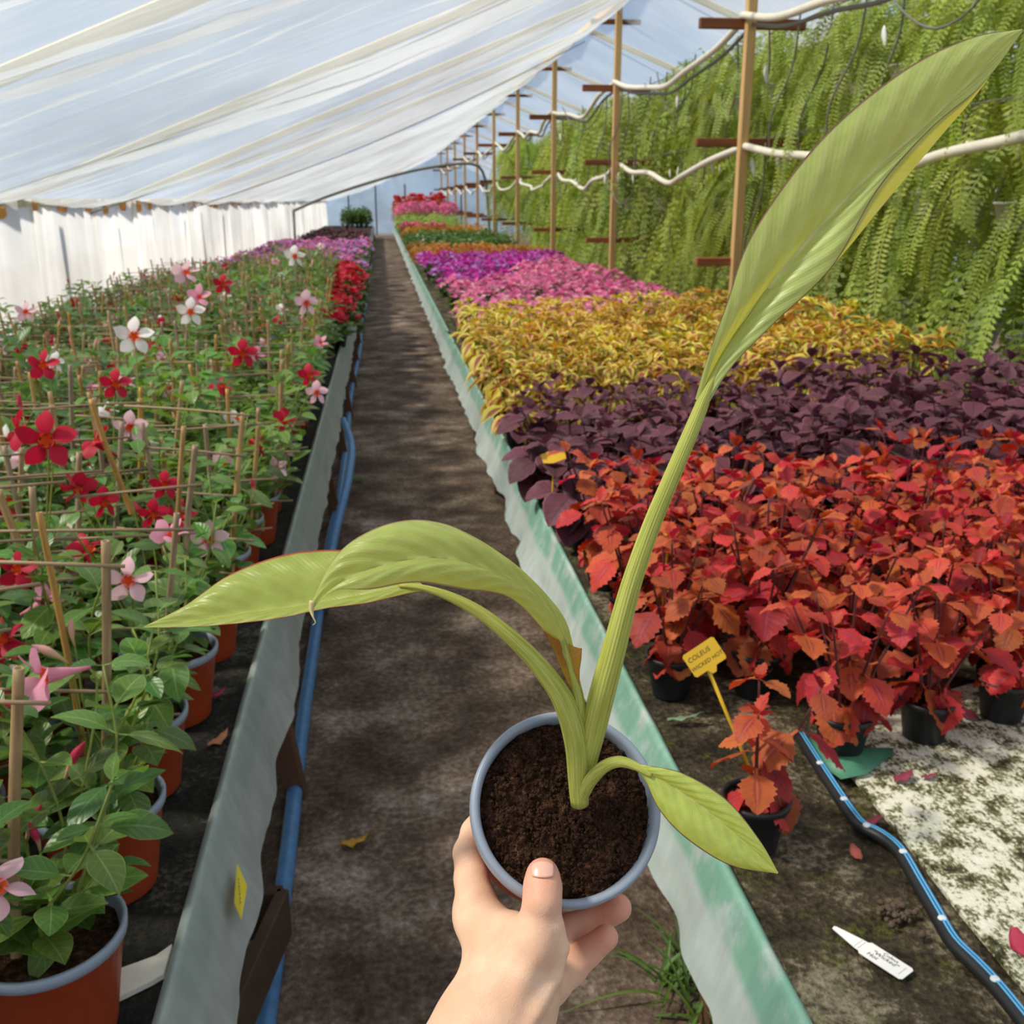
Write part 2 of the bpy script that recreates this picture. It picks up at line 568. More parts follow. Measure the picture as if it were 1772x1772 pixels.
ny, nx = 420, 16
P = np.zeros((ny, nx, 3))
ys = -3+51*np.linspace(0, 1, ny)**1.7
for i in range(ny):
    for j in range(nx):
        x = -0.36+1.0*j/(nx-1)
        y = ys[i]
        z = 0.012*noise.noise((x*3, y*1.6, 0))+0.006*noise.noise((x*11, y*9, 3))
        if j in (0, nx-1): z = -0.035
        P[i, j] = (x+0.02*noise.noise((y*2, j*7, 1)) if j in (0, nx-1) else x, y, z)
g = Geo(); g.add(*grid(P))
structure(link('floor', g.mesh('path_slab', MAT['path'])), 'brown trodden path between the two benches')


# ---- roof film
def fold(y, s, seed, amp):
    a = noise.noise((y*0.9, s*0.5, seed))*1.6+noise.noise((y*2.7, s*0.9, seed+5))*0.8
    b = 1-abs(noise.noise((y*4.3+s*0.35, s*0.6, seed+9)))*2.2
    c = 1-abs(noise.noise((y*9.0+s*0.8, s*1.1, seed+13)))*2.2
    return amp*(a+0.5*max(b, 0)**3+0.35*max(c, 0)**2)


def roof(name, x0, z0, x1, z1, mat, seed, y0=-3.0, y1=Y_END, ns=46, nyy=1150, amp=0.03, sag=0.16):
    P = np.zeros((nyy, ns, 3))
    q = np.linspace(0, 1, nyy)
    yy = y0+(y1-y0)*q**1.5
    for i in range(nyy):
        y = yy[i]
        ph = ((y+2.2) % 3.2)/3.2
        sg = -sag*math.sin(PI*ph)**0.8
        for j in range(ns):
            s = j/(ns-1)
            e = math.sin(PI*min(max(s, 0.0), 1.0))**0.5
            z = z0+(z1-z0)*s+(sg*(0.35+0.65*e))+fold(y, s*5, seed, amp)*(0.25+0.75*e)-0.10*math.sin(PI*s)
            P[i, j] = (x0+(x1-x0)*s, y, z)
    g = Geo(); g.add(*grid(P))
    return structure(link(name, g.mesh(name, mat)), None)


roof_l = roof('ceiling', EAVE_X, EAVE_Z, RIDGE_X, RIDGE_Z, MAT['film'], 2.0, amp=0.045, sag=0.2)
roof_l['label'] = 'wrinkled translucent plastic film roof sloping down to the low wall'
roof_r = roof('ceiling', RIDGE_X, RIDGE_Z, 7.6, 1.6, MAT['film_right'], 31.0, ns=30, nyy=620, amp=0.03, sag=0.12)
roof_r['label'] = 'clear plastic film roof above the hanging ferns'

# rafters along the left and right slope, one per post
for k, y in enumerate(RAFT_Y):
    for side in (0, 1):
        if side == 0:
            a = Vector((EAVE_X-0.05, y, EAVE_Z-0.02)); b = Vector((RIDGE_X, y, RIDGE_Z-0.01))
        else:
            a = Vector((RIDGE_X, y, RIDGE_Z+0.05)); b = Vector((7.65, y, 1.64))
        d = (b-a); L = d.length
        g = Geo()
        g.add(*box(0, L, -0.03, 0.03, -0.03, 0.03, 0.006))
        ang = math.atan2(d.z, math.hypot(d.x, d.y))
        ob = link('rafter', g.mesh('rafter', MAT['rafter'], False), roof_l if side == 0 else roof_r, Matrix.Translation(a) @ Matrix.Rotation(-ang, 4, 'Y'))
# thin tension wires over the film
for y in [5.8, 9.2, 13.8]:
    g = Geo()
    pts = [(EAVE_X+(RIDGE_X-EAVE_X)*s, y+0.12*math.sin(s*3+y), EAVE_Z+(RIDGE_Z-EAVE_Z)*s-0.13*math.sin(PI*s)-0.12) for s in np.linspace(0, 1, 14)]
    g.add(*tube(pts, 0.006, 6))
    link('tension_wire', g.mesh('tension_wire', MAT['hose_grey']), roof_l)
# eave rail and ridge rail
g = Geo(); g.add(*box(EAVE_X-0.04, EAVE_X+0.03, -3, Y_END, EAVE_Z-0.05, EAVE_Z+0.01, 0.006))
link('eave_rail', g.mesh('eave_rail', MAT['rafter'], False), roof_l)
g = Geo(); g.add(*box(RIDGE_X-0.035, RIDGE_X+0.035, -3, Y_END, RIDGE_Z-0.02, RIDGE_Z+0.05, 0.006))
link('ridge_beam', g.mesh('ridge_beam', MAT['wood_post'], False), roof_l)
# film fasteners along the eave
gc = Geo(); gc.add(*box(-0.02, 0.03, -0.035, 0.035, -0.055, 0.02, 0.012))
clip_me = gc.mesh('film_clip', plain_mat('orange clip', lin(214, 150, 76), 0.6, 0.2, 30), False)
for k in range(26):
    y = 5.4+k*0.62+rnd.uniform(-0.2, 0.2)
    link('film_clip', clip_me, roof_l, M_at((EAVE_X+0.035, y, EAVE_Z-0.03-rnd.uniform(0, 0.03)), rnd.uniform(-0.2, 0.2), rnd.uniform(-0.3, 0.3), 0, rnd.uniform(0.7, 1.25)))

# ---- left wall film: gathered curtain
nyy = 1500
zs = np.linspace(0.0, EAVE_Z, 16)
P = np.zeros((nyy, len(zs), 3))
for i in range(nyy):
    y = -3+51*(i/(nyy-1))**1.35
    for j, z in enumerate(zs):
        s = z/EAVE_Z
        amp = 0.08+0.03*(1-s)
        yy = y+0.12*(1-s)*noise.noise((y*0.7, 4, 0))
        f = noise.noise((yy*1.3, s*0.35, 7.0))+0.6*(1-2*abs(noise.noise((yy*3.4, s*0.3, 3.0))))+0.25*noise.noise((yy*8, s*0.7, 9))
        P[i, j] = (EAVE_X+amp*f, y, z)
g = Geo(); g.add(*grid(P))
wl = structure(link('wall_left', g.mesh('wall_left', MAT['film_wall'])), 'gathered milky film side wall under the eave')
for k in range(30):
    y = -1.5+k*1.65
    g = Geo(); g.add(*box(-0.03, 0.03, -0.03, 0.03, 0, EAVE_Z-0.02, 0.006))
    link('wall_post', g.mesh('wall_post', MAT['wood_dark'], False), wl, Matrix.Translation((EAVE_X-0.16, y, 0)))

# ---- right wall and back wall of film
P = np.zeros((90, 6, 3))
for i in range(90):
    for j in range(6):
        y = -3+51*i/89
        P[i, j] = (7.6+0.06*noise.noise((y*1.5, j*0.3, 2)), y, 1.62*j/5)
g = Geo(); g.add(*grid(P))
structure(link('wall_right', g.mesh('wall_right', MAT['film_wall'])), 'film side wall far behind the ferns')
P = np.zeros((70, 12, 3))
for i in range(70):
    x = EAVE_X+(7.6-EAVE_X)*i/69
    top = EAVE_Z+(RIDGE_Z-EAVE_Z)*(x-EAVE_X)/(RIDGE_X-EAVE_X) if x < RIDGE_X else RIDGE_Z+(1.6-RIDGE_Z)*(x-RIDGE_X)/5.0
    for j in range(12):
        P[i, j] = (x, Y_END+0.08*noise.noise((x*2.2, j*0.4, 5)), top*j/11)
g = Geo(); g.add(*grid(P))
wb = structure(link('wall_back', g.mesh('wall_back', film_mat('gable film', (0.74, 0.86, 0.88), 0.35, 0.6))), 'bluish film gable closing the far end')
for x in (-1.4, -0.2, 1.1, 3.6, 5.2):
    g = Geo(); g.add(*box(x-0.03, x+0.03, Y_END-0.16, Y_END-0.10, 0, 2.2, 0.006))
    link('gable_stud', g.mesh('gable_stud', MAT['wood_dark'], False), wb)

# bent hoop of an inner tunnel towards the far end
hoop = thing('tunnel_hoop', 'thin bent metal hoop spanning the far end of the path', 'hoop', (0, 0, 0))
g = Geo()
hy = 27.0
pts = catmull([(-2.15, hy, 1.28), (-1.3, hy, 1.62), (0.1, hy, 2.05), (1.2, hy, 2.30), (2.3, hy, 2.40), (2.62, hy, 2.1), (2.72, hy, 1.2), (2.78, hy, 0.0)], 40)
g.add(*tube(pts, 0.035, 8))
link('hoop_pipe', g.mesh('hoop_pipe', MAT['hose_grey']), hoop)
g = Geo(); g.add(*tube([(-2.15, hy, 1.29), (-2.16, hy, 0.0)], 0.03, 8))
link('upright', g.mesh('upright', MAT['hose_grey']), hoop)

# ================================================================== BENCHES
def bench(label, x0, x1, y0, y1, mat, aisle_x, sgn):
    t = thing('plant_bench', label, 'bench', (0, 0, 0))
    n, m = 260, 24
    P = np.zeros((n, m, 3))
    yy = y0+(y1-y0)*np.linspace(0, 1, n)**2.0
    for i in range(n):
        for j in range(m):
            x = x0+(x1-x0)*j/(m-1)
            P[i, j] = (x, yy[i], BENCH_Z-0.004+0.007*noise.noise((x*8, yy[i]*8, 1))+0.004*noise.noise((x*30, yy[i]*30, 2)))
    g = Geo(); g.add(*grid(P))
    link('growing_mat', g.mesh('growing_mat', mat), t)
    g = Geo(); g.add(*box(x0, x1, y0, y1, BENCH_Z-0.05, BENCH_Z-0.014))
    link('bench_top', g.mesh('bench_top', MAT['wood_dark'], False), t)
    g = Geo()
    xs = sorted((aisle_x-sgn*0.005, aisle_x-sgn*0.035))
    g.add(*box(xs[0], xs[1], y0, y1, BENCH_Z-0.15, BENCH_Z-0.012, 0.004))
    link('side_board', g.mesh('side_board', MAT['wood_dark'], False), t)
    gl = Geo(); gl.add(*box(-0.028, 0.028, -0.028, 0.028, -0.02, BENCH_Z-0.05, 0.004))
    lm = gl.mesh('leg', MAT['wood_leg'], False)
    y = 2.5 if sgn > 0 else 1.55
    while y < y1:
        link('leg', lm, t, Matrix.Translation((aisle_x+(0.045 if sgn > 0 else 0.07), y, 0)) @ Matrix.Rotation(-0.14 if sgn > 0 else 0.0, 4, 'Y'))
        link('leg', lm, t, Matrix.Translation((x0+0.08 if sgn > 0 else x1-0.08, y, 0)))
        y += 1.28
    return t


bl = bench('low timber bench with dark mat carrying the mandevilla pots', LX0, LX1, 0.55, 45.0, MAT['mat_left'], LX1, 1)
br = bench('low timber bench with mossy mat carrying the coleus blocks', RX0, RX1, 0.35, 45.0, MAT['mat_right'], RX0, -1)
# small open frame fixed below the left bench
a = on_z(490, 1545, 0.20); b = on_z(408, 1728, 0.20)
for nm, p, q in (('frame_rail', a, b), ('frame_end', a, a+Vector((-0.07, 0, 0.004))), ('frame_end', b, b+Vector((-0.06, 0, 0)))):
    g = Geo(); d = q-p
    g.add(*box(0, d.length+0.02, -0.013, 0.013, -0.10, 0.012, 0.003))
    link(nm, g.mesh(nm, MAT['wood_dark'], False), bl, Matrix.Translation(p) @ Matrix.Rotation(math.atan2(d.y, d.x), 4, 'Z'))


def skirt_mat(name, base, green):
    t = NT(name)
    x, y = t.uv()
    nz = t.noise(t.scaled(t.obj_xyz('Object'), (6, 3, 2)), 4, 6, 0.6)
    st = t.noise(t.scaled(t.obj_xyz('Object'), (10, 10, 1)), 3, 4, 0.6)
    c = t.mix(t.math('MULTIPLY', t.math('MULTIPLY', t.step(x, 0.55, 0.42), t.step(nz, 0.30, 0.55)), 0.75), base, green)
    c = t.hsv(c, 0.5, 1.0, t.math('MULTIPLY_ADD', st, 0.5, 0.75))
    p = t.n('BsdfPrincipled'); t.put(p.inputs['Base Color'], c); p.inputs['Roughness'].default_value = 0.35
    tr = t.n('BsdfTranslucent'); t.put(tr.inputs['Color'], c)
    m1 = t.n('MixShader'); m1.inputs[0].default_value = 0.35
    t.t.links.new(p.outputs[0], m1.inputs[1]); t.t.links.new(tr.outputs[0], m1.inputs[2])
    tp = t.n('BsdfTransparent')
    m2 = t.n('MixShader'); m2.inputs[0].default_value = 0.10
    t.t.links.new(m1.outputs[0], m2.inputs[1]); t.t.links.new(tp.outputs[0], m2.inputs[2])
    t.t.links.new(m2.outputs[0], t.out.inputs['Surface'])
    return t.m


def skirt(name, label, xe, sgn, mat, drop, y0, y1, seed, wave):
    n, m = 700, 22
    P = np.zeros((n, m, 3))
    yy = y0+(y1-y0)*np.linspace(0, 1, n)**1.8
    for i in range(n):
        y = yy[i]
        dr = drop*(1+0.16*noise.noise((y*1.7, seed, 0))+0.10*noise.noise((y*5.5, seed, 4)))
        w = noise.noise((y*2.3, seed, 8))+0.6*noise.noise((y*6.0, seed, 3))
        for j in range(m):
            s = j/(m-1)
            if s < 0.12:
                q = s/0.12
                P[i, j] = (xe-sgn*0.014*(1-q)+sgn*0.004, y, BENCH_Z+0.004+0.012*math.sin(PI*0.5*q)+0.002*noise.noise((y*9, q, seed)))
            else:
                q = (s-0.12)/0.88
                wv = w*wave*q**1.3+0.006*noise.noise((y*14, q*3, seed))*q
                P[i, j] = (xe+sgn*(0.006+0.060*q+wv), y, BENCH_Z+0.016-dr*q)
    g = Geo(); g.add(*grid(P))
    o = link(name, g.mesh(name, mat))
    return tag(o, label, 'plastic sheet')


sk_l = skirt('plastic_skirt', 'grey plastic sheet draped along the edge of the mandevilla bench', LX1, 1, skirt_mat('grey sheet', lin(198, 206, 200), lin(178, 196, 188)), 0.155, 0.6, 44.8, 3.0, 0.022)
sk_r = skirt('plastic_skirt', 'pale aqua plastic sheet draped along the edge of the coleus bench', RX0, -1, skirt_mat('aqua sheet', lin(220, 234, 228), lin(126, 202, 170)), 0.175, 0.4, 44.8, 12.0, 0.036)

# blue water pipe lying beside the path
pb = thing('water_pipe', 'scuffed blue water pipe lying beside the path under the bench', 'pipe')
g = Geo(); pts = [(-0.285+0.012*math.sin(y*1.3)+0.008*noise.noise((y, 0, 0)), y, 0.022) for y in np.linspace(0.6, 30, 90)]
g.add(*tube(pts, 0.021, 12))
link('pipe', g.mesh('pipe', MAT['pipe_blue']), pb)
g = Geo()
c0 = on_z(560, 900, 0.05)
g.add(*tube(catmull([(-0.28, 3.75, 0.03), (-0.25, 4.2, 0.16), (-0.20, 4.8, 0.27), (-0.20, 5.4, 0.30), (-0.26, 5.9, 0.33)], 24), 0.02, 10))
link('riser_hose', g.mesh('riser_hose', MAT['pipe_blue']), pb)

# ================================================================== POSTS with their arms
gp = Geo(); gp.add(*box(-0.035, 0.035, -0.035, 0.035, -0.02, RIDGE_Z, 0.006))
post_me = gp.mesh('post', MAT['wood_post'], False)
GP = 'timber posts carrying the ridge'
POST_L = {0: 'timber ridge post with cross arms beside the purple coleus', 1: 'timber ridge post with cross arms rising behind the yellow coleus', 2: 'timber ridge post with cross arms rising behind the pink flowers', 3: 'timber ridge post with cross arms beside the magenta flowers', 4: 'timber ridge post with cross arms beside the leafy green plants', 5: 'timber ridge post with cross arms just before the metal hoop'}
for k, y in enumerate(POST_Y):
    t = thing('post', POST_L.get(k, 'thin far timber ridge post between the ferns and the gable'), 'post', (RIDGE_X+0.04, y, 0), 0, GP)
    link('upright', post_me, t)
    for z, xa, xb, th in ((2.74, -0.36, 0.42, 0.035), (1.95, -0.33, 0.72, 0.03), (1.10, -0.30, 0.6, 0.03), (3.42, -0.28, 0.28, 0.025)):
        g = Geo(); g.add(*box(xa, xb, 0.036, 0.085, z-th, z+th, 0.005))
        link('cross_arm', g.mesh('cross_arm', MAT['wood_arm'], False), t, Matrix.Rotation(rnd.uniform(-0.03, 0.03), 4, 'X'))

PNM = {0: 'beside the purple coleus', 1: 'behind the yellow coleus', 2: 'behind the pink flowers', 3: 'beside the magenta flowers', 4: 'beside the leafy green plants', 5: 'before the hoop'}
# white pipes sagging from arm to arm, and thin hoses
GPI = 'white irrigation pipes strung between the posts'
for k in range(len(POST_Y)-1):
    ya, yb = POST_Y[k], POST_Y[k+1]
    for z, xo, lab in ((1.93, 0.06, 'wavy white irrigation pipe strung at the lower arms of the posts'), (2.80, 0.02, 'wavy white irrigation pipe strung at the upper arms of the posts')):
        rr = random.Random(k*7+int(z*10))
        pts = []
        for s in np.linspace(0, 1, 7):
            dip = (-0.16*math.sin(PI*s)-rr.uniform(-0.02, 0.10)*math.sin(PI*s)) if 0 < s < 1 else 0
            pts.append((RIDGE_X+xo+rr.uniform(-0.04, 0.06), ya+0.06+(yb-ya)*s, z+dip))
        g = Geo(); g.add(*tube(catmull(pts, 40), 0.026, 10))
        tag(link('irrigation_pipe', g.mesh('irrigation_pipe', MAT['pipe_white'])), 'wavy white pipe at the %s arms, starting at the post %s' % ('lower' if z < 2.3 else 'upper', PNM.get(k, 'beyond the hoop')), 'pipe', GPI+(' lower' if z < 2.3 else ' upper'))
        if z > 2.3:
            g = Geo(); g.add(*tube(catmull([(p[0]+0.05, p[1], p[2]-0.055) for p in pts], 30), 0.014, 8))
            tag(link('supply_hose', g.mesh('supply_hose', MAT['hose_grey'])), 'grey hose along the upper white pipe, starting at the post %s' % PNM.get(k, 'beyond the hoop'), 'hose', 'supply hoses by the upper pipe')
        else:
            g = Geo(); g.add(*tube([(RIDGE_X+0.25, ya+0.1, 1.99), (RIDGE_X+0.25, yb, 1.99)], 0.004, 5))
            tag(link('support_wire', g.mesh('support_wire', MAT['hose_grey'])), 'thin straight wire between lower arms, starting at the post %s' % PNM.get(k, 'beyond the hoop'), 'wire', 'support wires')

rr = random.Random(5)
gd = []
for v in range(6):
    g = Geo()
    a = rr.uniform(0.05, 0.25); L = rr.uniform(0.5, 0.9)
    if v < 3:
        pts = catmull([(0, 0, 0), (0.03, a*0.4, -L*0.4), (-0.02, a, -L*0.75), (0.02, a*1.2, -L), (0.08, a*1.6, -L*1.12)], 18)
    else:
        pts = catmull([(0, 0, 0), (0.02, a, -L*0.45), (0, a+0.25, -L*0.62), (0.0, a+0.55, -L*0.4), (0, a+0.75, -0.02)], 20)
    g.add(*tube(pts, 0.0065, 6))
    gd.append(g.mesh('drip_hose', MAT['hose_grey']))
for k in range(34):
    y = 3.7+k*0.42+rr.uniform(-0.15, 0.15)
    z = 2.74 if k % 3 else 1.93
    o = link('drip_hose', gd[rr.randrange(6)], None, M_at((RIDGE_X+0.10+rr.uniform(-0.05, 0.18), y, z), 0, rr.uniform(-0.4, 0.4)))
    tag(o, 'thin grey drip hose dangling from the %s white pipe among the ferns' % ('upper' if z > 2 else 'lower'), 'hose', 'drip hoses from the %s pipe' % ('upper' if z > 2 else 'lower'))

# ================================================================== LEAVES AND FLOWERS
def ovate(a=0.35, p=1.0):
    """half-width profile, widest at t = a, pointed tip"""
    def f(t):
        if t < a:
            return math.sin(PI/2*(t/a))**0.8
        s = (t-a)/(1-a)
        return max(0.0, math.cos(PI/2*s)**p)
    return f


def leaf_geo(L, W, prof, n=8, cols=2, teeth=0.0, fold_=0.25, droop=0.25, curl=0.0, pet=0.0, ripple=0.0, twist=0.0, seed=0):
    V, U, Fc = [], [], []
    m = 2*cols+1
    r = random.Random(seed)
    for i in range(n+1):
        t = i/n
        y = L*t*(1-0.12*droop*t)
        z0 = L*(0.10*t-droop*t*t)
        w = W*max(prof(t), 0.02)
        for j in range(-cols, cols+1):
            u = j/cols
            ww = w
            if teeth and abs(j) == cols and 0 < i < n:
                ww = w*(1+(teeth if i % 2 else -teeth))
            x = ww*u
            z = z0+abs(x)*fold_-curl*x*x/W
            if ripple: z += ripple*W*abs(u)*math.sin(t*17+seed+j)
            yy = y-(abs(u)*teeth*L*0.06 if (teeth and i % 2 == 0 and abs(j) == cols) else 0)
            ca, sa = math.cos(twist*t), math.sin(twist*t)
            V.append((x*ca-z*sa*0.3, yy+pet, z+x*sa))
            U.append((u*0.5+0.5, t))
    for i in range(n):
        for j in range(m-1):
            Fc.append((i*m+j, i*m+j+1, (i+1)*m+j+1, (i+1)*m+j))
    if pet > 0:
        o = len(V); w = W*0.05+0.0008
        V += [(-w, 0, 0), (w, 0, 0), (w, pet*1.05, 0), (-w, pet*1.05, 0)]
        U += [(0.5, 0), (0.5, 0), (0.5, 0.02), (0.5, 0.02)]
        Fc.append((o, o+1, o+2, o+3))
    return V, Fc, U


def leaf_mesh(name, mat, *a, **k):
    g = Geo(); g.add(*leaf_geo(*a, **k))
    return g.mesh(name, mat)


# ---------------- pots
def pot_prof(r0, r1, h, lip):
    return [(0.0, 0.002), (r0*0.96, 0.0), (r0, 0.004), (r1-0.001, h-lip), (r1+0.004, h-lip+0.001), (r1+0.005, h-0.002), (r1+0.003, h), (r1-0.001, h), (r1-0.003, h-0.004), (r0+(r1-r0)*0.70-0.005, h*0.72)]


def pot_mesh(name, r0, r1, h, lip, mat, rim_mat=None, n=30):
    g = Geo(); pr = pot_prof(r0, r1, h, lip)
    V, Fc, U = lathe(pr, n)
    g.add(V, Fc, U)
    me = g.mesh(name, [mat, rim_mat] if rim_mat else mat)
    if rim_mat:
        mi = []
        for k in range(len(me.polygons)):
            mi.append(1 if k//n >= 4 else 0)
        me.polygons.foreach_set('material_index', mi)
    return me


def disc_mesh(name, r, mat, z=0.0, amp=0.004, n=20, rings=5, seed=0):
    V = [(0, 0, z+amp)]; Fc = []; U = [(0.5, 0.5)]
    for i in range(1, rings+1):
        for k in range(n):
            a = 2*PI*k/n; rr_ = r*i/rings
            V.append((rr_*math.cos(a), rr_*math.sin(a), z+amp*noise.noise((rr_*math.cos(a)*60, rr_*math.sin(a)*60, seed))))
            U.append((0.5, 0.5))
    for k in range(n): Fc.append((0, 1+k, 1+(k+1) % n))
    for i in range(1, rings):
        for k in range(n):
            a0 = 1+(i-1)*n; b0 = 1+i*n
            Fc.append((a0+k, b0+k, b0+(k+1) % n, a0+(k+1) % n))
    g = Geo(); g.add(V, Fc, U)
    return g.mesh(name, mat)


black_pot = pot_mesh('black_pot', 0.040, 0.054, 0.098, 0.012, MAT['black'])
black_soil = disc_mesh('soil', 0.051, MAT['soil'], 0.088)
mandev_pot = pot_mesh('terracotta_pot', 0.072, 0.094, 0.158, 0.016, MAT['terra'], MAT['rim_blue'], 40)
mandev_soil = disc_mesh('soil', 0.089, MAT['soil'], 0.140, 0.008)


# ---------------- coleus plants (three kinds)
def coleus(name, label, cat, leaves, young, seed, n_stem, height, spread, node_gap, pot=black_pot, soil=black_soil, pot_h=0.09, stem_mat='stem_purple', pitch=(-0.1, 0.75), merged=None, size=1.0, group=None, top_n=2):
    r = random.Random(seed)
    t = thing(name, label, cat, (0, 0, -50), 0, group)
    link('pot', pot, t)
    link('soil', soil, t)
    gs = Geo(); mg = Geo()
    spots = []
    for s in range(n_stem):
        az = 2*PI*s/n_stem+r.uniform(-0.4, 0.4)
        sp = spread*(r.uniform(0.45, 1.0) if s else 0.1)
        h = height*r.uniform(0.78, 1.08)
        pts = catmull([(0.012*math.cos(az), 0.012*math.sin(az), pot_h-0.01), (sp*0.45*math.cos(az), sp*0.45*math.sin(az), pot_h+h*0.4), (sp*math.cos(az), sp*math.sin(az), pot_h+h)], 10)
        gs.add(*tube(pts, [0.004*(1-0.5*i/9) for i in range(10)], 5))
        nn = max(2, int(h/node_gap))
        for q in range(nn):
            f = 0.25+0.75*q/(nn-1)
            p = pts[min(9, int(round(f*9)))]
            sz = (1.0-0.40*max(0, f-0.6)/0.4)*r.uniform(0.8, 1.15)*size
            for k in range(2):
                la = az+q*PI/2+k*PI+r.uniform(-0.35, 0.35)
                pt = -(pitch[0]+(pitch[1]-pitch[0])*(1-f))+r.uniform(-0.25, 0.25)
                spots.append((p, la, pt, sz, 0))
        for k in range(top_n):
            spots.append((pts[9], r.uniform(0, 6.28), r.uniform(0.35, 0.9), 0.55*size*r.uniform(0.8, 1.1), 1))
    link('stem', gs.mesh('stem', MAT[stem_mat]), t)
    for (p, la, pt, sz, y) in spots:
        lst = young if (y and young) else leaves
        me = lst[r.randrange(len(lst))]
        M = M_at(p, pt, la, r.uniform(-0.25, 0.25), sz)
        if merged is None:
            link('leaf', me, t, M)
        else:
            v = [x.co for x in me.vertices]
            uvv = [(0.5, 0.5)]*len(v)
            uvl = me.uv_layers[0].data
            for lp in me.loops: uvv[lp.vertex_index] = tuple(uvl[lp.index].uv)
            mg.add(v, [tuple(q.vertices) for q in me.polygons], uvv, 1 if (y and young) else 0, M)
    if merged is not None:
        mats = [leaves[0].materials[0]]
        if young: mats.append(young[0].materials[0])
        o = link('foliage', mg.mesh('foliage', mats), t); o['kind'] = 'stuff'
    return t


def drop(root):
    """take a template out of the scene after it has been copied"""
    kill = [root]
    for c, gs in kids_of(root):
        kill.append(c); kill.extend(gs)
    for o in kill: bpy.data.objects.remove(o)


red_leaves = [leaf_mesh('red_leaf', MAT['red_coleus'], 0.080, 0.035, ovate(0.38, 0.8), 14, 2, 0.11, f_, d_, 0.1, 0.016, 0.05, tw, sd) for f_, d_, tw, sd in ((0.25, 0.25, 0.1, 1), (0.10, 0.5, -0.2, 2), (0.4, 0.1, 0.25, 3), (0.0, 0.35, -0.1, 4))]
red_young = [leaf_mesh('red_young', MAT['red_coleus'], 0.062, 0.023, ovate(0.4, 0.9), 10, 2, 0.14, 0.5, -0.1, 0.0, 0.004, 0.08, 0.1, 5)]
pur_leaves = [leaf_mesh('purple_leaf', MAT['purple_coleus'], 0.122, 0.056, ovate(0.36, 0.75), 12, 2, 0.02, f_, d_, 0.1, 0.02, 0.03, tw, sd) for f_, d_, tw, sd in ((0.3, 0.25, 0.1, 1), (0.15, 0.45, -0.2, 2), (0.4, 0.15, 0.2, 3))]
pur_young = [leaf_mesh('purple_young', MAT['purple_coleus'], 0.09, 0.036, ovate(0.4, 0.85), 10, 2, 0.02, 0.5, 0.0, 0, 0.004, 0.04, 0.1, 5)]
yel_leaves = [leaf_mesh('yellow_leaf', MAT['yellow_coleus'], 0.128, 0.036, ovate(0.36, 1.05), 12, 2, 0.05, f_, d_, 0.1, 0.012, 0.04, tw, sd) for f_, d_, tw, sd in ((0.4, 0.35, 0.2, 1), (0.2, 0.6, -0.3, 2), (0.5, 0.15, 0.3, 3))]
yel_young = [leaf_mesh('yellow_young', MAT['yellow_young'], 0.095, 0.020, ovate(0.42, 1.1), 8, 1, 0.05, 0.5, 0.1, 0, 0.002, 0.06, 0.3, 5)]

G_RED = 'red coleus block on the bench'
L_RED = 'rust-red toothed coleus in black pot within the red block'
red_t = [coleus('red_coleus', L_RED, 'plant', red_leaves, red_young, 40+k, 6, 0.26, 0.120, 0.056, pitch=(0.05, 1.0), group=G_RED) for k in range(3)]
rr = random.Random(21)
front = [(0.86, 1.70, 'rust-red coleus in black pot beside the end of the drip tape', 1.0), (1.055, 1.74, 'rust-red coleus whose bare black pot stands on the white mossy sheet', 0.98), (1.26, 1.80, 'rust-red coleus in the black pot on the white board beyond the bare pot', 1.0), (0.60, 2.00, 'rust-red coleus overhanging the aqua plastic sheet, in black pot', 1.0)]
nred = 0
def put_red(x, y, s, lab):
    global nred
    dup(red_t[nred % 3], (x, y, BENCH_Z), rr.uniform(0, 6.28), s, lab or L_RED, G_RED)
    nred += 1
for x, y, lab, s in front:
    put_red(x, y, s, lab)
yy = 1.97
row = 0
while yy < 2.72:
    x = RX0+0.062+0.09*(row % 2)
    if row == 0: x = 0.80
    ci = 0
    while x < 2.05+row*0.05:
        if x < 0.62*yy+0.28:
            put_red(x+rr.uniform(-0.02, 0.02), yy+rr.uniform(-0.025, 0.025), rr.uniform(0.95, 1.12), 'rust-red coleus in the %s row behind the front pots, %s from the aqua sheet' % (nth(row), nth(ci)))
            ci += 1
        x += 0.185
    yy += 0.175; row += 1
# the small leaning plant with the yellow marker
lean = coleus('red_coleus', 'small rust-red coleus with yellow stake label standing in front of the block', 'plant', red_leaves, red_young, 77, 3, 0.25, 0.10, 0.05, pitch=(0.2, 1.0), group=None, top_n=2)
lp_ = on_z(1308, 1384, BENCH_Z+0.09)
lean.matrix_basis = Matrix.Translation((lp_.x, lp_.y, BENCH_Z)) @ Matrix.Rotation(2.2, 4, 'Z')
for r_ in red_t: drop(r_)

G_PUR = 'purple coleus block on the bench'
L_PUR = 'dark purple broad-leaved coleus in the block behind the red coleus'
pur_t = [coleus('purple_coleus', L_PUR, 'plant', pur_leaves, pur_young, 60+k, 5, 0.28, 0.15, 0.066, pitch=(0.0, 0.9), group=G_PUR) for k in range(3)]
yy = 2.98; row = 0; k = 0
while yy < 4.15:
    x = RX0+0.065+0.12*(row % 2)
    ci = 0
    while x < RX1-0.1:
        if x < 0.66*yy+0.3:
            tall = 0.92+0.20*min(1, max(0, (x-0.9)/0.8))
            dup(pur_t[k % 3], (x+rr.uniform(-0.03, 0.03), yy+rr.uniform(-0.03, 0.03), BENCH_Z), rr.uniform(0, 6.28), tall*rr.uniform(0.94, 1.08), 'dark purple coleus, %s row behind the red block, %s from the aqua sheet' % (nth(row), nth(ci)), G_PUR); ci += 1
            k += 1
        x += 0.245
    yy += 0.235; row += 1
for r_ in pur_t: drop(r_)

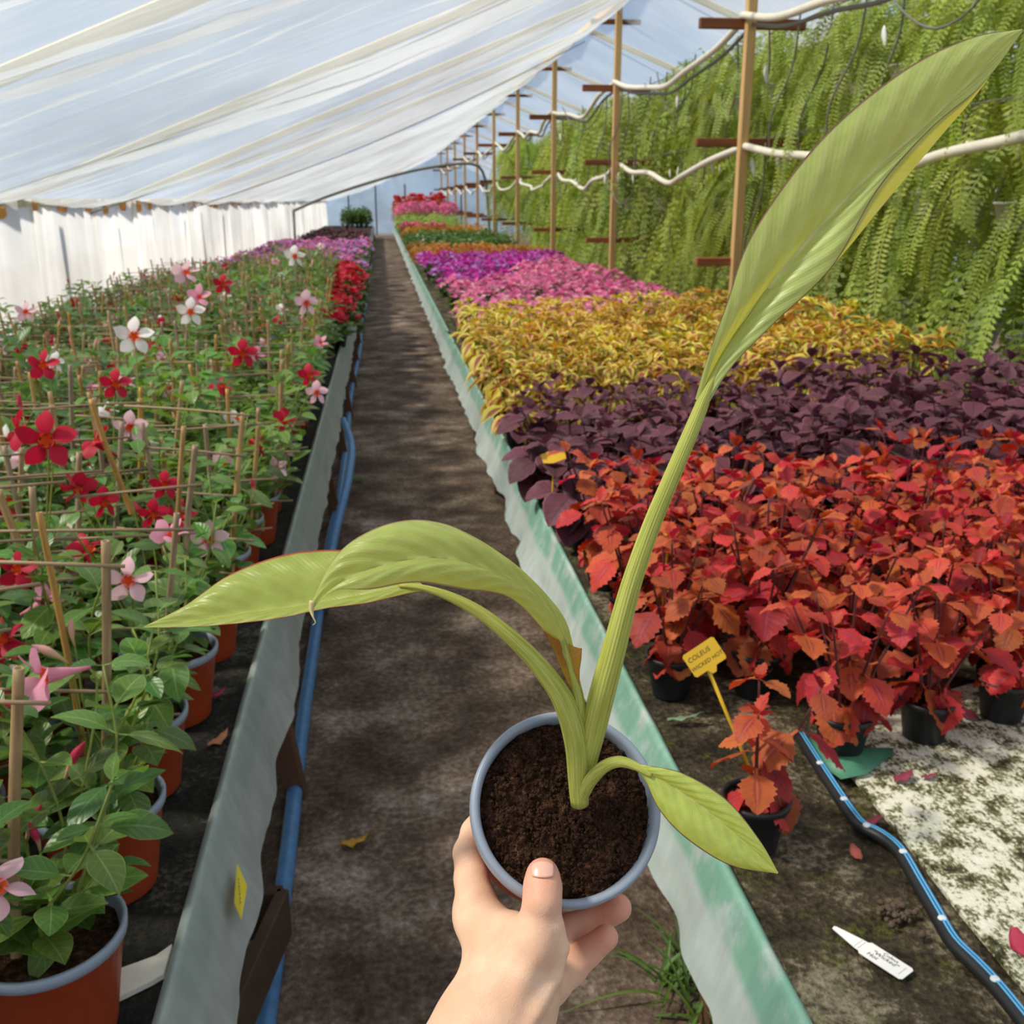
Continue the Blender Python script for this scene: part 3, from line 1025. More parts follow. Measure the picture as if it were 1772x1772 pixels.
G_YEL = 'yellow coleus block on the bench'
L_YEL = 'yellow coleus with maroon leaf hearts in the block behind the purple coleus'
yel_t = [coleus('yellow_coleus', L_YEL, 'plant', yel_leaves, yel_young, 80+k, 5, 0.29, 0.14, 0.062, pitch=(-0.1, 0.8), stem_mat='stem_green', group=G_YEL, top_n=4) for k in range(2)]
yel_m = [coleus('yellow_coleus', L_YEL, 'plant', yel_leaves, yel_young, 90+k, 6, 0.30, 0.15, 0.062, pitch=(-0.1, 0.8), stem_mat='stem_green', group=G_YEL, top_n=5, merged=True) for k in range(3)]
yy = 4.42; row = 0; k = 0
while yy < 6.85:
    x = RX0+0.07+0.09*(row % 2)
    ci = 0
    while x < RX1-0.06:
        if x < 0.66*yy+0.3:
            tall = 0.96+0.16*min(1, max(0, (x-1.2)/1.0))
            src = yel_t[k % 2] if row < 3 else yel_m[k % 3]
            dup(src, (x+rr.uniform(-0.03, 0.03), yy+rr.uniform(-0.03, 0.03), BENCH_Z), rr.uniform(0, 6.28), tall*rr.uniform(0.94, 1.1), 'yellow maroon-hearted coleus, %s row behind the purple block, %s from aqua sheet' % (nth(row), nth(ci)), G_YEL); ci += 1
            k += 1
        x += 0.226
    yy += 0.235; row += 1
for r_ in yel_t+yel_m: drop(r_)


# ---------------- low bedding plants: a cushion of leaves with flowers on top
def petal_flower(name, col, R=0.02, npet=5, throat=None, cup=0.15):
    g = Geo()
    for k in range(npet):
        V, Fc, U = leaf_geo(R, R*0.42, ovate(0.62, 0.5), 4, 1, 0, 0.1, -cup, 0)
        g.add(V, Fc, U, 0, Matrix.Rotation(2*PI*k/npet, 4, 'Z'))
    return g.mesh(name, PETAL[col])


def cushion(seed, mat, rad, h, nleaf, L=0.05, W=0.014, name='foliage', flowers=None, nfl=0, dome=0.75):
    """returns (leaf mesh, list of flower matrices)"""
    r = random.Random(seed)
    g = Geo(); fm = []
    for k in range(nleaf):
        a = r.uniform(0, 6.28); q = math.sqrt(r.random()); rr_ = rad*q
        z = h*(1-dome*0.5*q*q)*r.uniform(0.18 if h > 0.5 else 0.45, 1.0)
        V, Fc, U = leaf_geo(L*r.uniform(0.7, 1.2), W*r.uniform(0.8, 1.2), ovate(0.4, 0.9), 4, 1, 0, 0.35, r.uniform(0, 0.5))
        g.add(V, Fc, U, 0, M_at((rr_*math.cos(a), rr_*math.sin(a), z), r.uniform(-0.2, 0.9), a-PI/2+r.uniform(-1.2, 1.2), r.uniform(-0.4, 0.4)))
    for k in range(8):
        a = r.uniform(0, 6.28)
        g.add(*tube([(0, 0, 0.05), (rad*0.5*math.cos(a), rad*0.5*math.sin(a), h*0.8)], 0.0025, 4), 0)
    for k in range(nfl):
        a = r.uniform(0, 6.28); q = math.sqrt(r.random()); rr_ = rad*q
        z = h*(1-dome*0.45*q*q)+r.uniform(0.0, 0.035)
        fm.append(M_at((rr_*math.cos(a), rr_*math.sin(a), z), r.uniform(-0.7, 0.7)-0.15, r.uniform(0, 6.28), r.uniform(-0.5, 0.5), r.uniform(0.8, 1.25)))
    return g, fm


def bedding(name, label, group, seed, leaf, rad, h, nleaf, fl=None, nfl=0, merged=False, L=0.05, W=0.014, R=0.02, pot=True):
    t = thing(name, label, 'plant', (0, 0, -50), 0, group)
    if pot: link('pot', black_pot, t)
    g, fm = cushion(seed, MAT[leaf], rad, h, nleaf, L, W, nfl=nfl)
    o = link('foliage', g.mesh('foliage', MAT[leaf]), t); o['kind'] = 'stuff'
    if fl:
        r = random.Random(seed)
        ms = [petal_flower('flower', c, R) for c in fl]
        if merged:
            gf = Geo()
            vs = [([v.co.copy() for v in m.vertices], [tuple(p.vertices) for p in m.polygons]) for m in ms]
            for M in fm:
                i = r.randrange(len(ms))
                gf.add(vs[i][0], vs[i][1], [(0.5, 0.7)]*len(vs[i][0]), i, M)
            o = link('blossom', gf.mesh('blossom', [PETAL[c] for c in fl]), t); o['kind'] = 'stuff'
        else:
            for M in fm:
                link('flower', ms[r.randrange(len(ms))], t, M)
    return t


def fill(templates, x0, x1, y0, y1, dx, dy, label, group, seed, pick=None, z=BENCH_Z, sc=(0.92, 1.12), keep=None, sheet='aqua', row0=0):
    r = random.Random(seed)
    y = y0; row = 0; k = 0
    while y < y1:
        x = x0+(dx*0.5 if row % 2 else 0)
        nc = len([1 for q in range(99) if x+q*dx < x1]); ci = 0
        while x < x1:
            if keep is None or keep(x, y):
                i = pick(x, y, r) if pick else k % len(templates)
                lab = label[i] if isinstance(label, (list, tuple)) else label
                grp = group[i] if isinstance(group, (list, tuple)) else group
                dup(templates[i], (x+r.uniform(-0.04, 0.04)*dx*4, y+r.uniform(-0.04, 0.04)*dy*4, z), r.uniform(0, 6.28), r.uniform(*sc), '%s, %s row, %s from %s sheet' % (lab, nth(row+row0), nth(ci if sheet == 'aqua' else nc-1-ci), sheet), grp)
                k += 1; ci += 1
            x += dx
        y += dy; row += 1


L_PK = ['bedding plant with pink flowers behind the yellow coleus', 'bedding plant with magenta flowers behind the yellow coleus']
G_PK = ['pink bedding plants', 'magenta bedding plants']
pk_near = [bedding('pink_bedding', L_PK[0], G_PK[0], 300, 'bed_green', 0.135, 0.26, 60, ['hot', 'rose', 'hot'], 22, False, R=0.026),
           bedding('magenta_bedding', L_PK[1], G_PK[1], 301, 'bed_green', 0.135, 0.26, 60, ['magenta', 'magenta', 'lilac'], 22, False, R=0.026)]
def pick_pk(x, y, r):
    return 1 if (y > 10.5 and x < 0.9+(y-10.5)*0.35+r.uniform(-0.15, 0.15)) else 0
fill(pk_near, RX0+0.12, RX1-0.12, 7.08, 8.45, 0.26, 0.26, L_PK, G_PK, 1, lambda x, y, r: 0)
pk_far = [bedding('pink_bedding', L_PK[0], G_PK[0], 303, 'bed_green', 0.165, 0.28, 70, ['hot', 'rose', 'hot'], 60, True, R=0.027),
          bedding('magenta_bedding', L_PK[1], G_PK[1], 304, 'bed_green', 0.165, 0.28, 70, ['magenta', 'magenta', 'lilac'], 60, True, R=0.027)]
fill(pk_far, RX0+0.16, RX1-0.12, 8.68, 16.0, 0.355, 0.40, L_PK, G_PK, 2, pick_pk, row0=6)
for r_ in pk_near+pk_far: drop(r_)

def band(name, label, group, leaf, y0, y1, seed, fl=None, nfl=0, h=0.26, x0=RX0+0.18, x1=RX1-0.075, dx=0.40, dy=0.5, rad=0.195, nleaf=110, L=0.07, W=0.022, R=0.03, keep=None, sheet='aqua'):
    ts = [bedding(name, label, group, seed+k, leaf, rad, h, nleaf, fl, nfl, True, L, W, R, pot=True) for k in range(2)]
    fill(ts, x0, x1, y0, y1, dx, dy, label, group, seed, keep=keep, sheet=sheet)
    for r_ in ts: drop(r_)

band('orange_bedding', 'orange-yellow foliage plant behind the magenta flowers', 'orange foliage strip', 'bed_orange', 16.3, 19.6, 400, h=0.30)
band('green_bedding', 'leafy green plant behind the orange foliage strip', 'green strip with pale flowers', 'bed_green', 20.0, 25.6, 410, ['white', 'pink'], 1, h=0.36, R=0.035)
band('russet_bedding', 'russet foliage plant behind the leafy green plants', 'far russet strip', 'bed_orange', 26.0, 29.5, 420, h=0.40, dy=0.6)
band('scarlet_bedding', 'scarlet flowering plant behind the russet plants', 'far scarlet strip', 'bed_green', 30.0, 31.5, 430, ['scarlet', 'hot'], 60, h=0.38, dy=0.6, x1=1.8)
band('pale_bedding', 'pale lime plant before the far pink mound', 'far lime plants', 'bed_pale', 33.0, 36.0, 440, h=0.62, dy=0.8)
band('far_pink_bedding', 'pink flowering plant on the mound near the gable', 'far pink mound', 'bed_pale', 36.4, 40.0, 450, ['hot', 'rose'], 90, h=0.85, dy=0.8, R=0.05)
band('far_orange_bedding', 'dark orange shrubby plant right before the gable', 'shrubs before the gable', 'bed_orange', 40.6, 44.4, 460, ['scarlet'], 26, h=1.15, dy=0.9, R=0.06, nleaf=160, L=0.12, W=0.03)
# far part of the left bench
band('lilac_bedding', 'lilac flowering plant behind the mandevilla rows', 'lilac plants', 'bed_green', 14.2, 22.0, 470, ['lilac', 'hot'], 40, h=0.26, x0=LX0+0.32, x1=LX1-0.05, dy=0.55, sheet='grey')
band('dark_bedding', 'dark low plant behind the lilac flowering plants', 'dark low plants', 'stem_purple', 24.0, 36.0, 480, sheet='grey', h=0.16, x0=LX0+0.32, x1=LX1-0.1, dy=1.0, dx=0.5, nleaf=60)
band('gable_shrub', 'clipped olive shrub standing at the far gable', 'olive shrubs at gable', 'bed_green', 41.0, 44.0, 490, sheet='grey', h=0.75, x0=-1.35, x1=-0.4, dy=0.9, nleaf=200, L=0.13, W=0.035)
G_RE = 'red flowering plants trailing at the bench edge'
band('red_trailer', 'red flowering plant trailing over the bench edge', G_RE, 'bed_green', 7.4, 12.6, 500, ['scarlet', 'scarlet', 'red'], 26, h=0.30, sheet='grey', x0=LX1-0.085, x1=LX1-0.01, dx=0.14, dy=0.36, R=0.038, rad=0.15)

# ================================================================== FERNS
def frond_geo(L, lift, hang, npair, lw, seed, w=0.006):
    """arching frond with paired leaflets, leaves the crown along +Y"""
    r = random.Random(seed)
    V, Fc, U = [], [], []
    pts = catmull([(0, 0, 0), (0, L*0.16, lift), (r.uniform(-.03, .03), L*0.34, lift*0.75-hang*0.12), (r.uniform(-.05, .05), L*0.44, -hang*0.5), (r.uniform(-.06, .06), L*0.47, -hang)], npair+2)
    P = [Vector(p) for p in pts]
    for i in range(1, len(P)-1):
        t = (P[i+1]-P[i-1]).normalized()
        s = t.cross(Vector((0, 0.45, 1))).normalized()
        if s.length < 0.1: s = Vector((1, 0, 0))
        q = i/len(P)
        ln = lw*(math.sin(PI*min(1, 0.12+0.88*(1-q)))**0.5)*(1.0 if q > 0.12 else 0.5)
        nrm = s.cross(t)
        for sd in (-1, 1):
            o = len(V)
            a = P[i]
            d = s*sd*ln+t*ln*0.25+nrm*ln*r.uniform(-0.25, 0.15)
            h = t*w
            V += [a-h*0.7, a+d*0.55-h, a+d, a+d*0.5+h]
            U += [(0.5, q), (0.3, q), (0.4, q), (0.6, q)]
            Fc.append((o, o+1, o+2, o+3))
        o = len(V); k = s*0.0016
        V += [P[i-1]-k, P[i-1]+k, P[i]+k, P[i]-k]; U += [(0.5, q)]*4
        Fc.append((o, o+1, o+2, o+3))
    return V, Fc, U


fr_spec = [(0.78, 0.20, 0.40, 44, 0.038), (0.80, 0.16, 0.62, 50, 0.038), (0.76, 0.26, 0.20, 40, 0.038), (0.8, 0.10, 0.80, 54, 0.035), (0.62, 0.34, 0.0, 38, 0.040)]
fronds = []
for k, sp in enumerate(fr_spec):
    g = Geo(); g.add(*frond_geo(*sp, seed=k, w=0.0065)); fronds.append(g.mesh('frond', MAT['fern']))
fern_pot = pot_mesh('hanging_pot', 0.065, 0.095, 0.12, 0.012, plain_mat('grey white plastic', lin(196, 196, 190), 0.5, 0.2, 20), None, 20)
G_F = 'hanging ferns in the lower row'


def fern(label, group, seed, nf, near, hung=0.4):
    r = random.Random(seed)
    t = thing('hanging_fern', label, 'fern', (0, 0, -50), 0, group)
    link('pot', fern_pot, t, Matrix.Translation((0, 0, -0.11)))
    g = Geo()
    for k in range(3):
        a = k*2.094
        g.add(*tube([(0.09*math.cos(a), 0.09*math.sin(a), 0.0), (0, 0, hung)], 0.003, 4))
    g.add(*tube(catmull([(0, 0, hung), (0.0, 0.012, hung+0.02), (0, 0, hung+0.045), (0, -0.015, hung+0.025)], 8), 0.004, 5))
    link('hanger', g.mesh('hanger', MAT['hose_grey']), t)
    mg = Geo()
    for k in range(nf):
        i = r.choice([0, 0, 1, 2, 2, 3, 4, 4])
        M = M_at((0, 0, 0), r.uniform(-0.25, 0.35), 2*PI*k/nf+r.uniform(-0.2, 0.2), r.uniform(-0.3, 0.3), r.uniform(0.85, 1.3))
        if near:
            link('frond', fronds[i], t, M)
        else:
            sp = fr_spec[i]
            V, Fc, U = frond_geo(sp[0], sp[1], sp[2], 17, sp[4]*1.1, seed*50+k, w=0.013)
            mg.add(V, Fc, U, 0, M)
    if not near:
        o = link('frond_mass', mg.mesh('frond_mass', MAT['fern']), t); o['kind'] = 'stuff'
    return t


L_F = {'low': 'sword fern hanging at the lower arms', 'up': 'sword fern hanging at the upper arms', 'base': 'sword fern hanging at bench height', 'lowb': 'sword fern low in the back rows', 'upb': 'sword fern high in the back rows'}
G_FN = {'low': 'ferns on the lower arms', 'up': 'ferns on the upper arms', 'base': 'ferns on the lowest arms', 'lowb': 'lower ferns further back', 'upb': 'upper ferns further back'}
FCOUNT = {}
def fern_label(tier, y):
    k = max(i for i, q in enumerate(POST_Y) if q <= y)
    FCOUNT[(tier, k)] = FCOUNT.get((tier, k), -1)+1
    nm = {0: 'beside the purple coleus', 1: 'behind the yellow coleus', 2: 'behind the pink flowers', 3: 'beside the magenta flowers', 4: 'beside the leafy green plants'}.get(k, 'before the hoop')
    return '%s, %s past the post %s' % (L_F[tier], nth(FCOUNT[(tier, k)]), nm)


f_near = [fern(L_F['low'], G_FN['low'], 500+k, 36, True) for k in range(3)]
f_far = [fern(L_F['low'], G_FN['low'], 510+k, 46, False) for k in range(4)]
rf = random.Random(8)
kk = 0
for tier, x, z, y0, y1, dy, near_lim in (('low', 3.08, 1.56, 3.5, 27, 0.46, 9.6), ('up', 3.12, 2.36, 3.9, 27, 0.46, 9.6), ('base', 3.22, 0.86, 3.7, 22, 0.52, 0),
                                          ('lowb', 3.62, 1.60, 4.0, 26, 0.55, 0), ('upb', 3.70, 2.32, 4.2, 27, 0.55, 0), ('upb', 4.4, 2.08, 5.2, 26, 0.7, 0), ('lowb', 4.4, 1.30, 5.0, 26, 0.7, 0)):
    g = Geo(); g.add(*tube([(x, y0-0.6, z+0.45), (x, y1+0.5, z+0.45)], 0.005, 5))
    tag(link('hanging_wire', g.mesh('hanging_wire', MAT['hose_grey'])), 'taut wire carrying the row of '+{'low': 'ferns at the lower post arms', 'up': 'ferns at the upper post arms', 'base': 'ferns at bench height', 'lowb': 'low ferns in the back rows', 'upb': 'high ferns in the back rows'}[tier], 'wire', 'fern wires')
    y = y0
    while y < y1:
        src = f_near[kk % 3] if y < near_lim else f_far[kk % 4]
        if not (tier in ('up', 'upb') and 19.5 < y < 22.5):
            clear = 0.22*max(0.0, 1-min(abs(y-q) for q in POST_Y)/0.55) if tier in ('low', 'up', 'base') else 0.0   # keep the fronds off the posts
            dup(src, (x+clear+rf.uniform(-0.08, 0.1), y+rf.uniform(-0.08, 0.08), z+rf.uniform(-0.07, 0.07)), rf.uniform(0, 6.28), rf.uniform(0.92, 1.15), fern_label(tier, y), G_FN[tier])
        kk += 1
        y += dy*(1 if y < 13 else 1.25)
for r_ in f_near+f_far: drop(r_)
# white drip tags hanging from the lower pipe
g = Geo(); g.add(*tube(catmull([(0, 0, 0), (0, 0.004, -0.03), (0.0, 0, -0.07), (0, -0.004, -0.12)], 8), [0.004, 0.012, 0.016, 0.018, 0.017, 0.014, 0.01, 0.003], 8, flat=0.5))
tagm = g.mesh('plug', plain_mat('white plastic', lin(232, 232, 226), 0.4, 0.08, 20))
for k in range(26):
    y = 3.9+k*0.52+rf.uniform(-0.2, 0.2)
    tag(link('drip_plug', tagm, None, M_at((RIDGE_X+0.12+rf.uniform(-0.06, 0.2), y, 1.84 if k % 4 else 2.5), rf.uniform(-0.3, 0.3), rf.uniform(0, 3), 0, rf.uniform(0.7, 1.2))), 'small white dripper plug hanging between the fern fronds', 'dripper', 'white dripper plugs')

# ================================================================== MANDEVILLAS
mand_leaves = [leaf_mesh('mandevilla_leaf', MAT['mandevilla_leaf'], L_, W_, ovate(0.45, 0.8), 9, 2, 0, f_, d_, 0.1, 0.012, 0.02, tw, sd) for L_, W_, f_, d_, tw, sd in ((0.066, 0.020, 0.35, 0.25, 0.1, 1), (0.075, 0.024, 0.2, 0.4, -0.2, 2), (0.055, 0.016, 0.5, 0.1, 0.2, 3), (0.070, 0.022, 0.1, 0.3, 0.15, 4))]


def petal_geo(L=0.037, W=0.0125):
    V, Fc, U = leaf_geo(L, W, ovate(0.52, 0.85), 8, 2, 0, 0.12, 0.22, 0.2, 0, 0, 0.3, 2)
    # asymmetric, swept petal of a trumpet flower
    V = [(x+0.22*max(0, y-0.3*L)*(y/L), y+0.006, z+0.006*math.sin(x*120)) for x, y, z in V]
    return V, Fc, U


def trumpet_mesh():
    g = Geo()
    pr = [(0.0022, -0.052), (0.0028, -0.044), (0.0034, -0.034), (0.0062, -0.022), (0.0082, -0.010), (0.0098, -0.002), (0.0125, 0.001)]
    g.add(*lathe(pr, 12))
    return g


FL = {}
for c in ('red', 'pink', 'rose', 'white'):
    gt = trumpet_mesh(); gp_ = Geo(); gp_.add(*petal_geo())
    FL[c] = (gt.mesh('tube', PETAL[c if c != 'red' else 'red']), gp_.mesh('petal', PETAL[c]))
gth = Geo(); gth.add(*lathe([(0.0105, 0.0025), (0.0085, -0.001), (0.006, -0.007), (0.0, -0.010)], 12))
throat_me = gth.mesh('throat', MAT['throat'])
gbd = Geo(); gbd.add(*tube(catmull([(0, 0, 0), (0, 0.004, 0.02), (0.003, 0.006, 0.042), (0.004, 0.004, 0.066)], 12), [0.0022, 0.0026, 0.003, 0.0036, 0.0046, 0.0058, 0.0070, 0.0074, 0.0068, 0.0052, 0.0032, 0.0008], 8))
bud_me = gbd.mesh('bud', MAT['bud'])
bud_pale = gbd.mesh('bud', MAT['bud_pale'])


FLC = {}
WHERE = {}


def add_flower(parent, c, M):
    FLC.setdefault(parent.name, []).append({'rose': 'rose-pink', 'pink': 'pale pink'}.get(c, c))
    f = link('flower', FL[c][0], parent, M)
    for k in range(5):
        link('petal', FL[c][1], f, Matrix.Rotation(2*PI*k/5, 4, 'Z') @ Matrix.Rotation(0.12 if c != 'rose' else 0.5, 4, 'X'))
    link('throat', throat_me, f)
    return f


cane_cache = {}
def cane_mesh(L, r, key):
    if key in cane_cache: return cane_cache[key]
    pts, rad = [], []
    q = random.Random(key)
    n = 26
    nodes = sorted([q.uniform(0.1, 0.9) for _ in range(2)])
    for i in range(n):
        s = i/(n-1)
        bulge = sum(0.22*math.exp(-((s-nd)*L/0.005)**2) for nd in nodes)
        pts.append((0.004*math.sin(s*3+key), 0.003*math.sin(s*5+key), L*s)); rad.append(r*(1.0-0.12*s)*(1+bulge))
    g = Geo()
    for nd in nodes:   # denser rings at the joints
        k = int(nd*(n-1)); 
    V, Fc, U = tube(pts, rad, 10, cap=False)
    g.add(V, Fc, U)
    # hollow open end
    o = len(g.v); base = (n-1)*10
    top = [Vector(g.v[base+k]) for k in range(10)]; c = Vector(pts[-1])
    inn = [c+(p-c)*0.62 for p in top]; deep = [p-Vector((0, 0, 0.012)) for p in inn]
    g.add(inn+deep, [], [(0.5, 1)]*20)
    for k in range(10):
        k2 = (k+1) % 10
        g.f += [(base+k, base+k2, o+k2, o+k), (o+k, o+k2, o+10+k2, o+10+k)]; g.mi += [0, 0]
    g.f.append(tuple(o+10+k for k in range(10))); g.mi.append(0)
    cane_cache[key] = g.mesh('cane', MAT['bamboo'])
    return cane_cache[key]


def rung_mesh(L, key):
    g = Geo(); g.add(*tube(catmull([(-L/2, 0, 0), (0, 0.004*math.sin(key), 0.003*math.cos(key)), (L/2, 0, 0)], 6), 0.0028, 6))
    return g.mesh('rung', MAT['dowel'])


RUNGS = [rung_mesh(0.27+0.03*k, k) for k in range(4)]


def mand_spots(seed, nvine=5, h=0.36, dens=9, spread=0.11):
    """vine stems and leaf placements"""
    r = random.Random(seed)
    gs = Geo(); spots = []; tips = []
    for s in range(nvine):
        az = 2*PI*s/nvine+r.uniform(-0.5, 0.5)
        hh = h*r.uniform(0.45, 1.15)
        pts = catmull([(0.015*math.cos(az), 0.015*math.sin(az), 0.135), (spread*0.6*math.cos(az), spread*0.6*math.sin(az), 0.135+hh*0.35), (spread*math.cos(az+0.5), spread*math.sin(az+0.5), 0.135+hh*0.7), (spread*1.1*math.cos(az+0.9), spread*1.1*math.sin(az+0.9), 0.135+hh)], 14)
        gs.add(*tube(pts, [0.0028*(1-0.4*i/13) for i in range(14)], 5))
        for q in range(dens):
            f = 0.12+0.88*q/(dens-1)
            p = pts[int(round(f*13))]
            for k in range(2):
                la = az+q*PI/2+k*PI+r.uniform(-0.5, 0.5)
                spots.append((p, la, r.uniform(-0.55, 0.55)+0.25*f, r.uniform(0.75, 1.15)*(1-0.3*max(0, f-0.75)/0.25)))
        tips.append(Vector(pts[13]))
    return gs, spots, tips


L_M = {'red': 'potted mandevilla with red trumpet flowers climbing a bamboo trellis', 'pink': 'potted mandevilla with pale pink trumpet flowers climbing a bamboo trellis', 'white': 'potted mandevilla with white trumpet flowers climbing a bamboo trellis', 'rose': 'potted mandevilla with rose-pink trumpet flowers climbing a bamboo trellis'}
G_M = {c: 'mandevillas with %s flowers' % c for c in L_M}
near_var = [mand_spots(600+k, 7, 0.36, 8) for k in range(4)]
near_stem = [v[0].mesh('vine', MAT['stem_green']) for v in near_var]
far_mesh = []
for k in range(5):
    gs, sp, tips = mand_spots(640+k, 8, 0.38, 11, 0.14)
    for (p, la, pt, sz) in sp:
        V, Fc, U = leaf_geo(0.07, 0.022, ovate(0.45, 0.8), 5, 1, 0, 0.3, random.Random(la).uniform(0.0, 0.5), 0, 0.01)
        gs.add(V, Fc, U, 1, M_at(p, pt, la, 0.2, sz))
    far_mesh.append((gs.mesh('foliage', [MAT['stem_green'], MAT['mandevilla_leaf']]), tips))
MAND = []
rm = random.Random(99)


def mandevilla(x, y, near, color, seed, h=0.46, canes=None, nfl=1, label=None, low=False, where=(0, 0)):
    r = random.Random(seed)
    t = thing('mandevilla', label or L_M[color], 'plant', (x, y, BENCH_Z), 0, None if label else G_M[color])
    link('pot', mandev_pot, t)
    rz = r.uniform(0, 6.28)
    if near:
        link('soil', mandev_soil, t)
        i = r.randrange(4)
        R = Matrix.Rotation(rz, 4, 'Z')
        link('vine', near_stem[i], t, R)
        for (p, la, pt, sz) in near_var[i][1]:
            link('leaf', mand_leaves[r.randrange(4)], t, R @ M_at(p, pt+r.uniform(-.1, .1), la, r.uniform(-0.3, 0.3), sz))
        tips = [R @ p for p in near_var[i][2]]
    else:
        i = r.randrange(5)
        s = r.uniform(0.9, 1.15)
        R = Matrix.Rotation(rz, 4, 'Z') @ Matrix.Diagonal((s, s, s*(0.72 if low else 0.9)*r.uniform(0.9, 1.2), 1))
        o = link('foliage', far_mesh[i][0], t, R); o['kind'] = 'stuff'
        tips = [R @ p for p in far_mesh[i][1]]
    # trellis: two or three canes with thin rungs
    hh = h*r.uniform(0.85, 1.12)
    if canes is None:
        spread = 0.075
        a = r.uniform(-0.35, 0.35)
        for k, sx in enumerate((-1, 1, 0.1)):
            if k == 2 and (low or r.random() < 0.5): continue
            L = hh*r.uniform(0.9, 1.08)
            key = r.randrange(6)
            M = Matrix.Translation((sx*spread*math.cos(a), sx*spread*math.sin(a)+(0.05 if k == 2 else 0), 0.10)) @ Euler((r.uniform(-0.10, 0.10)-0.03, 0.10*sx+r.uniform(-0.07, 0.07), 0)).to_matrix().to_4x4() @ Matrix.Diagonal((1, 1, L/0.5, 1))
            link('cane', cane_mesh(0.5, 0.0066, key), t, M)
        for k in range(5 if near else 4):
            z = 0.16+(hh-0.03)*(k+0.6)/5
            link('rung', RUNGS[r.randrange(4)], t, Matrix.Translation((r.uniform(-0.03, 0.03), -0.012+r.uniform(-0.012, 0.01), z)) @ Euler((0, r.uniform(-0.05, 0.05), a+r.uniform(-0.08, 0.08))).to_matrix().to_4x4())
    else:
        I = t.matrix_basis.inverted()
        for ua, va, ub, vb, yc, rc in canes[0]:
            a_ = on_y(ua, va, yc); b_ = on_y(ub, vb, yc); d_ = a_-b_
            M = I @ (Matrix.Translation(b_) @ d_.to_track_quat('Z', 'X').to_matrix().to_4x4() @ Matrix.Diagonal((rc/0.0066, rc/0.0066, d_.length/0.5, 1)))
            link('cane', cane_mesh(0.5, 0.0066, r.randrange(6)), t, M)
        for ua, ub, va, vb in canes[1]:
            a_ = on_y(ua, va, canes[2]); b_ = on_y(ub, vb, canes[2])
            g = Geo(); g.add(*tube([I @ a_, I @ a_.lerp(b_, 0.5), I @ b_], 0.0028, 6))
            link('rung', g.mesh('rung', MAT['dowel']), t)
    for k in range(nfl):
        p = tips[k % len(tips)]+Vector((r.uniform(-.03, .03), r.uniform(-.04, .02), r.uniform(-0.06, 0.03)))
        # face the light and the aisle
        M = Matrix.Translation(p) @ Euler((r.uniform(0.3, 1.3), r.uniform(-0.5, 0.5), r.uniform(-0.8, 1.2))).to_matrix().to_4x4() @ Matrix.Scale(r.uniform(0.85, 1.15), 4)
        add_flower(t, color, M)
    if r.random() < 0.5:
        p = tips[-1]
        link('bud', bud_me if color == 'red' else bud_pale, t, Matrix.Translation(p) @ Euler((r.uniform(-0.6, 0.6), r.uniform(-0.6, 0.6), 0)).to_matrix().to_4x4() @ Matrix.Scale(r.uniform(0.7, 1.0), 4))
    WHERE[t.name] = where
    MAND.append(t)
    return t


# front pots set by hand along the bench edge, then rows behind
edge_y = [1.16, 1.465, 1.75, 2.03, 2.34]
edge_x = [-0.458, -0.468, -0.483, -0.470, -0.46]
HERO_CANES = {
    (0, 0): ([(32, 1158, 32, 1700, 1.14, 0.0075), (-25, 1190, 10, 1600, 1.2, 0.006)], [(-60, 88, 1213, 1217), (-60, 86, 1489, 1492), (-20, 84, 1738, 1742)], 1.128),
    (1, 0): ([(178, 935, 184, 1570, 1.44, 0.0072), (68, 886, 166, 1430, 1.50, 0.0055)], [(-70, 216, 970, 980), (-60, 222, 1192, 1198), (-30, 220, 1392, 1393), (60, 220, 1572, 1574)], 1.43),
    (2, 0): ([(303, 888, 274, 1335, 1.74, 0.0058), (0, 848, 105, 1105, 1.78, 0.0075)], [(-90, 336, 920, 916), (-60, 314, 1093, 1086), (30, 312, 1247, 1236), (90, 290, 1384, 1378)], 1.73),
    (3, 0): ([(318, 738, 306, 1020, 2.05, 0.0055), (335, 770, 325, 960, 2.0, 0.0065), (160, 690, 225, 890, 2.08, 0.006)], [(110, 350, 862, 838), (60, 340, 936, 922)], 1.99),
}
cols = ['red', 'red', 'pink', 'rose', 'white', 'red', 'pink', 'red']
y = 1.23; row = 0
while y < 11.2:
    ncol = 7
    for c in range(ncol):
        x = -0.47-0.262*c
        if row < len(edge_y) and c == 0:
            px, py = edge_x[row], edge_y[row]
        else:
            px = x+rm.uniform(-0.025, 0.025)
            py = (edge_y[row] if row < len(edge_y) else y)+rm.uniform(-0.03, 0.03)+0.05*c*(0.5 if row < 4 else 0)
        if py > 7.0: px = -0.625-0.236*c+rm.uniform(-0.012, 0.012)      # room for the red trailers at the edge
        # leave out what the frame cannot show
        if px/max(py, 0.1) < -0.66: continue
        near = py < 2.75 and px > -1.15
        color = rm.choice(cols)
        nf = rm.choice([0, 1, 1, 2]) if near else rm.choice([1, 1, 2, 2])
        hero = HERO_CANES.get((row, c))
        mandevilla(px, py, near, color, row*31+c*7+5, nfl=max(nf, 1) if not near else (1 if nf else 1), h=0.46 if near else (0.47 if c < 3 else 0.37), low=c > 2, where=(c, row), canes=hero)
    y = y+0.29 if row >= len(edge_y)-1 else edge_y[row+1]
    row += 1
    if row == len(edge_y): y = edge_y[-1]+0.29


# flowers and buds that stand out in the near rows, each on the plant next to it
def nearest(p):
    return min(MAND, key=lambda o: (o.matrix_basis.translation.x-p.x)**2+(o.matrix_basis.translation.y-p.y)**2)


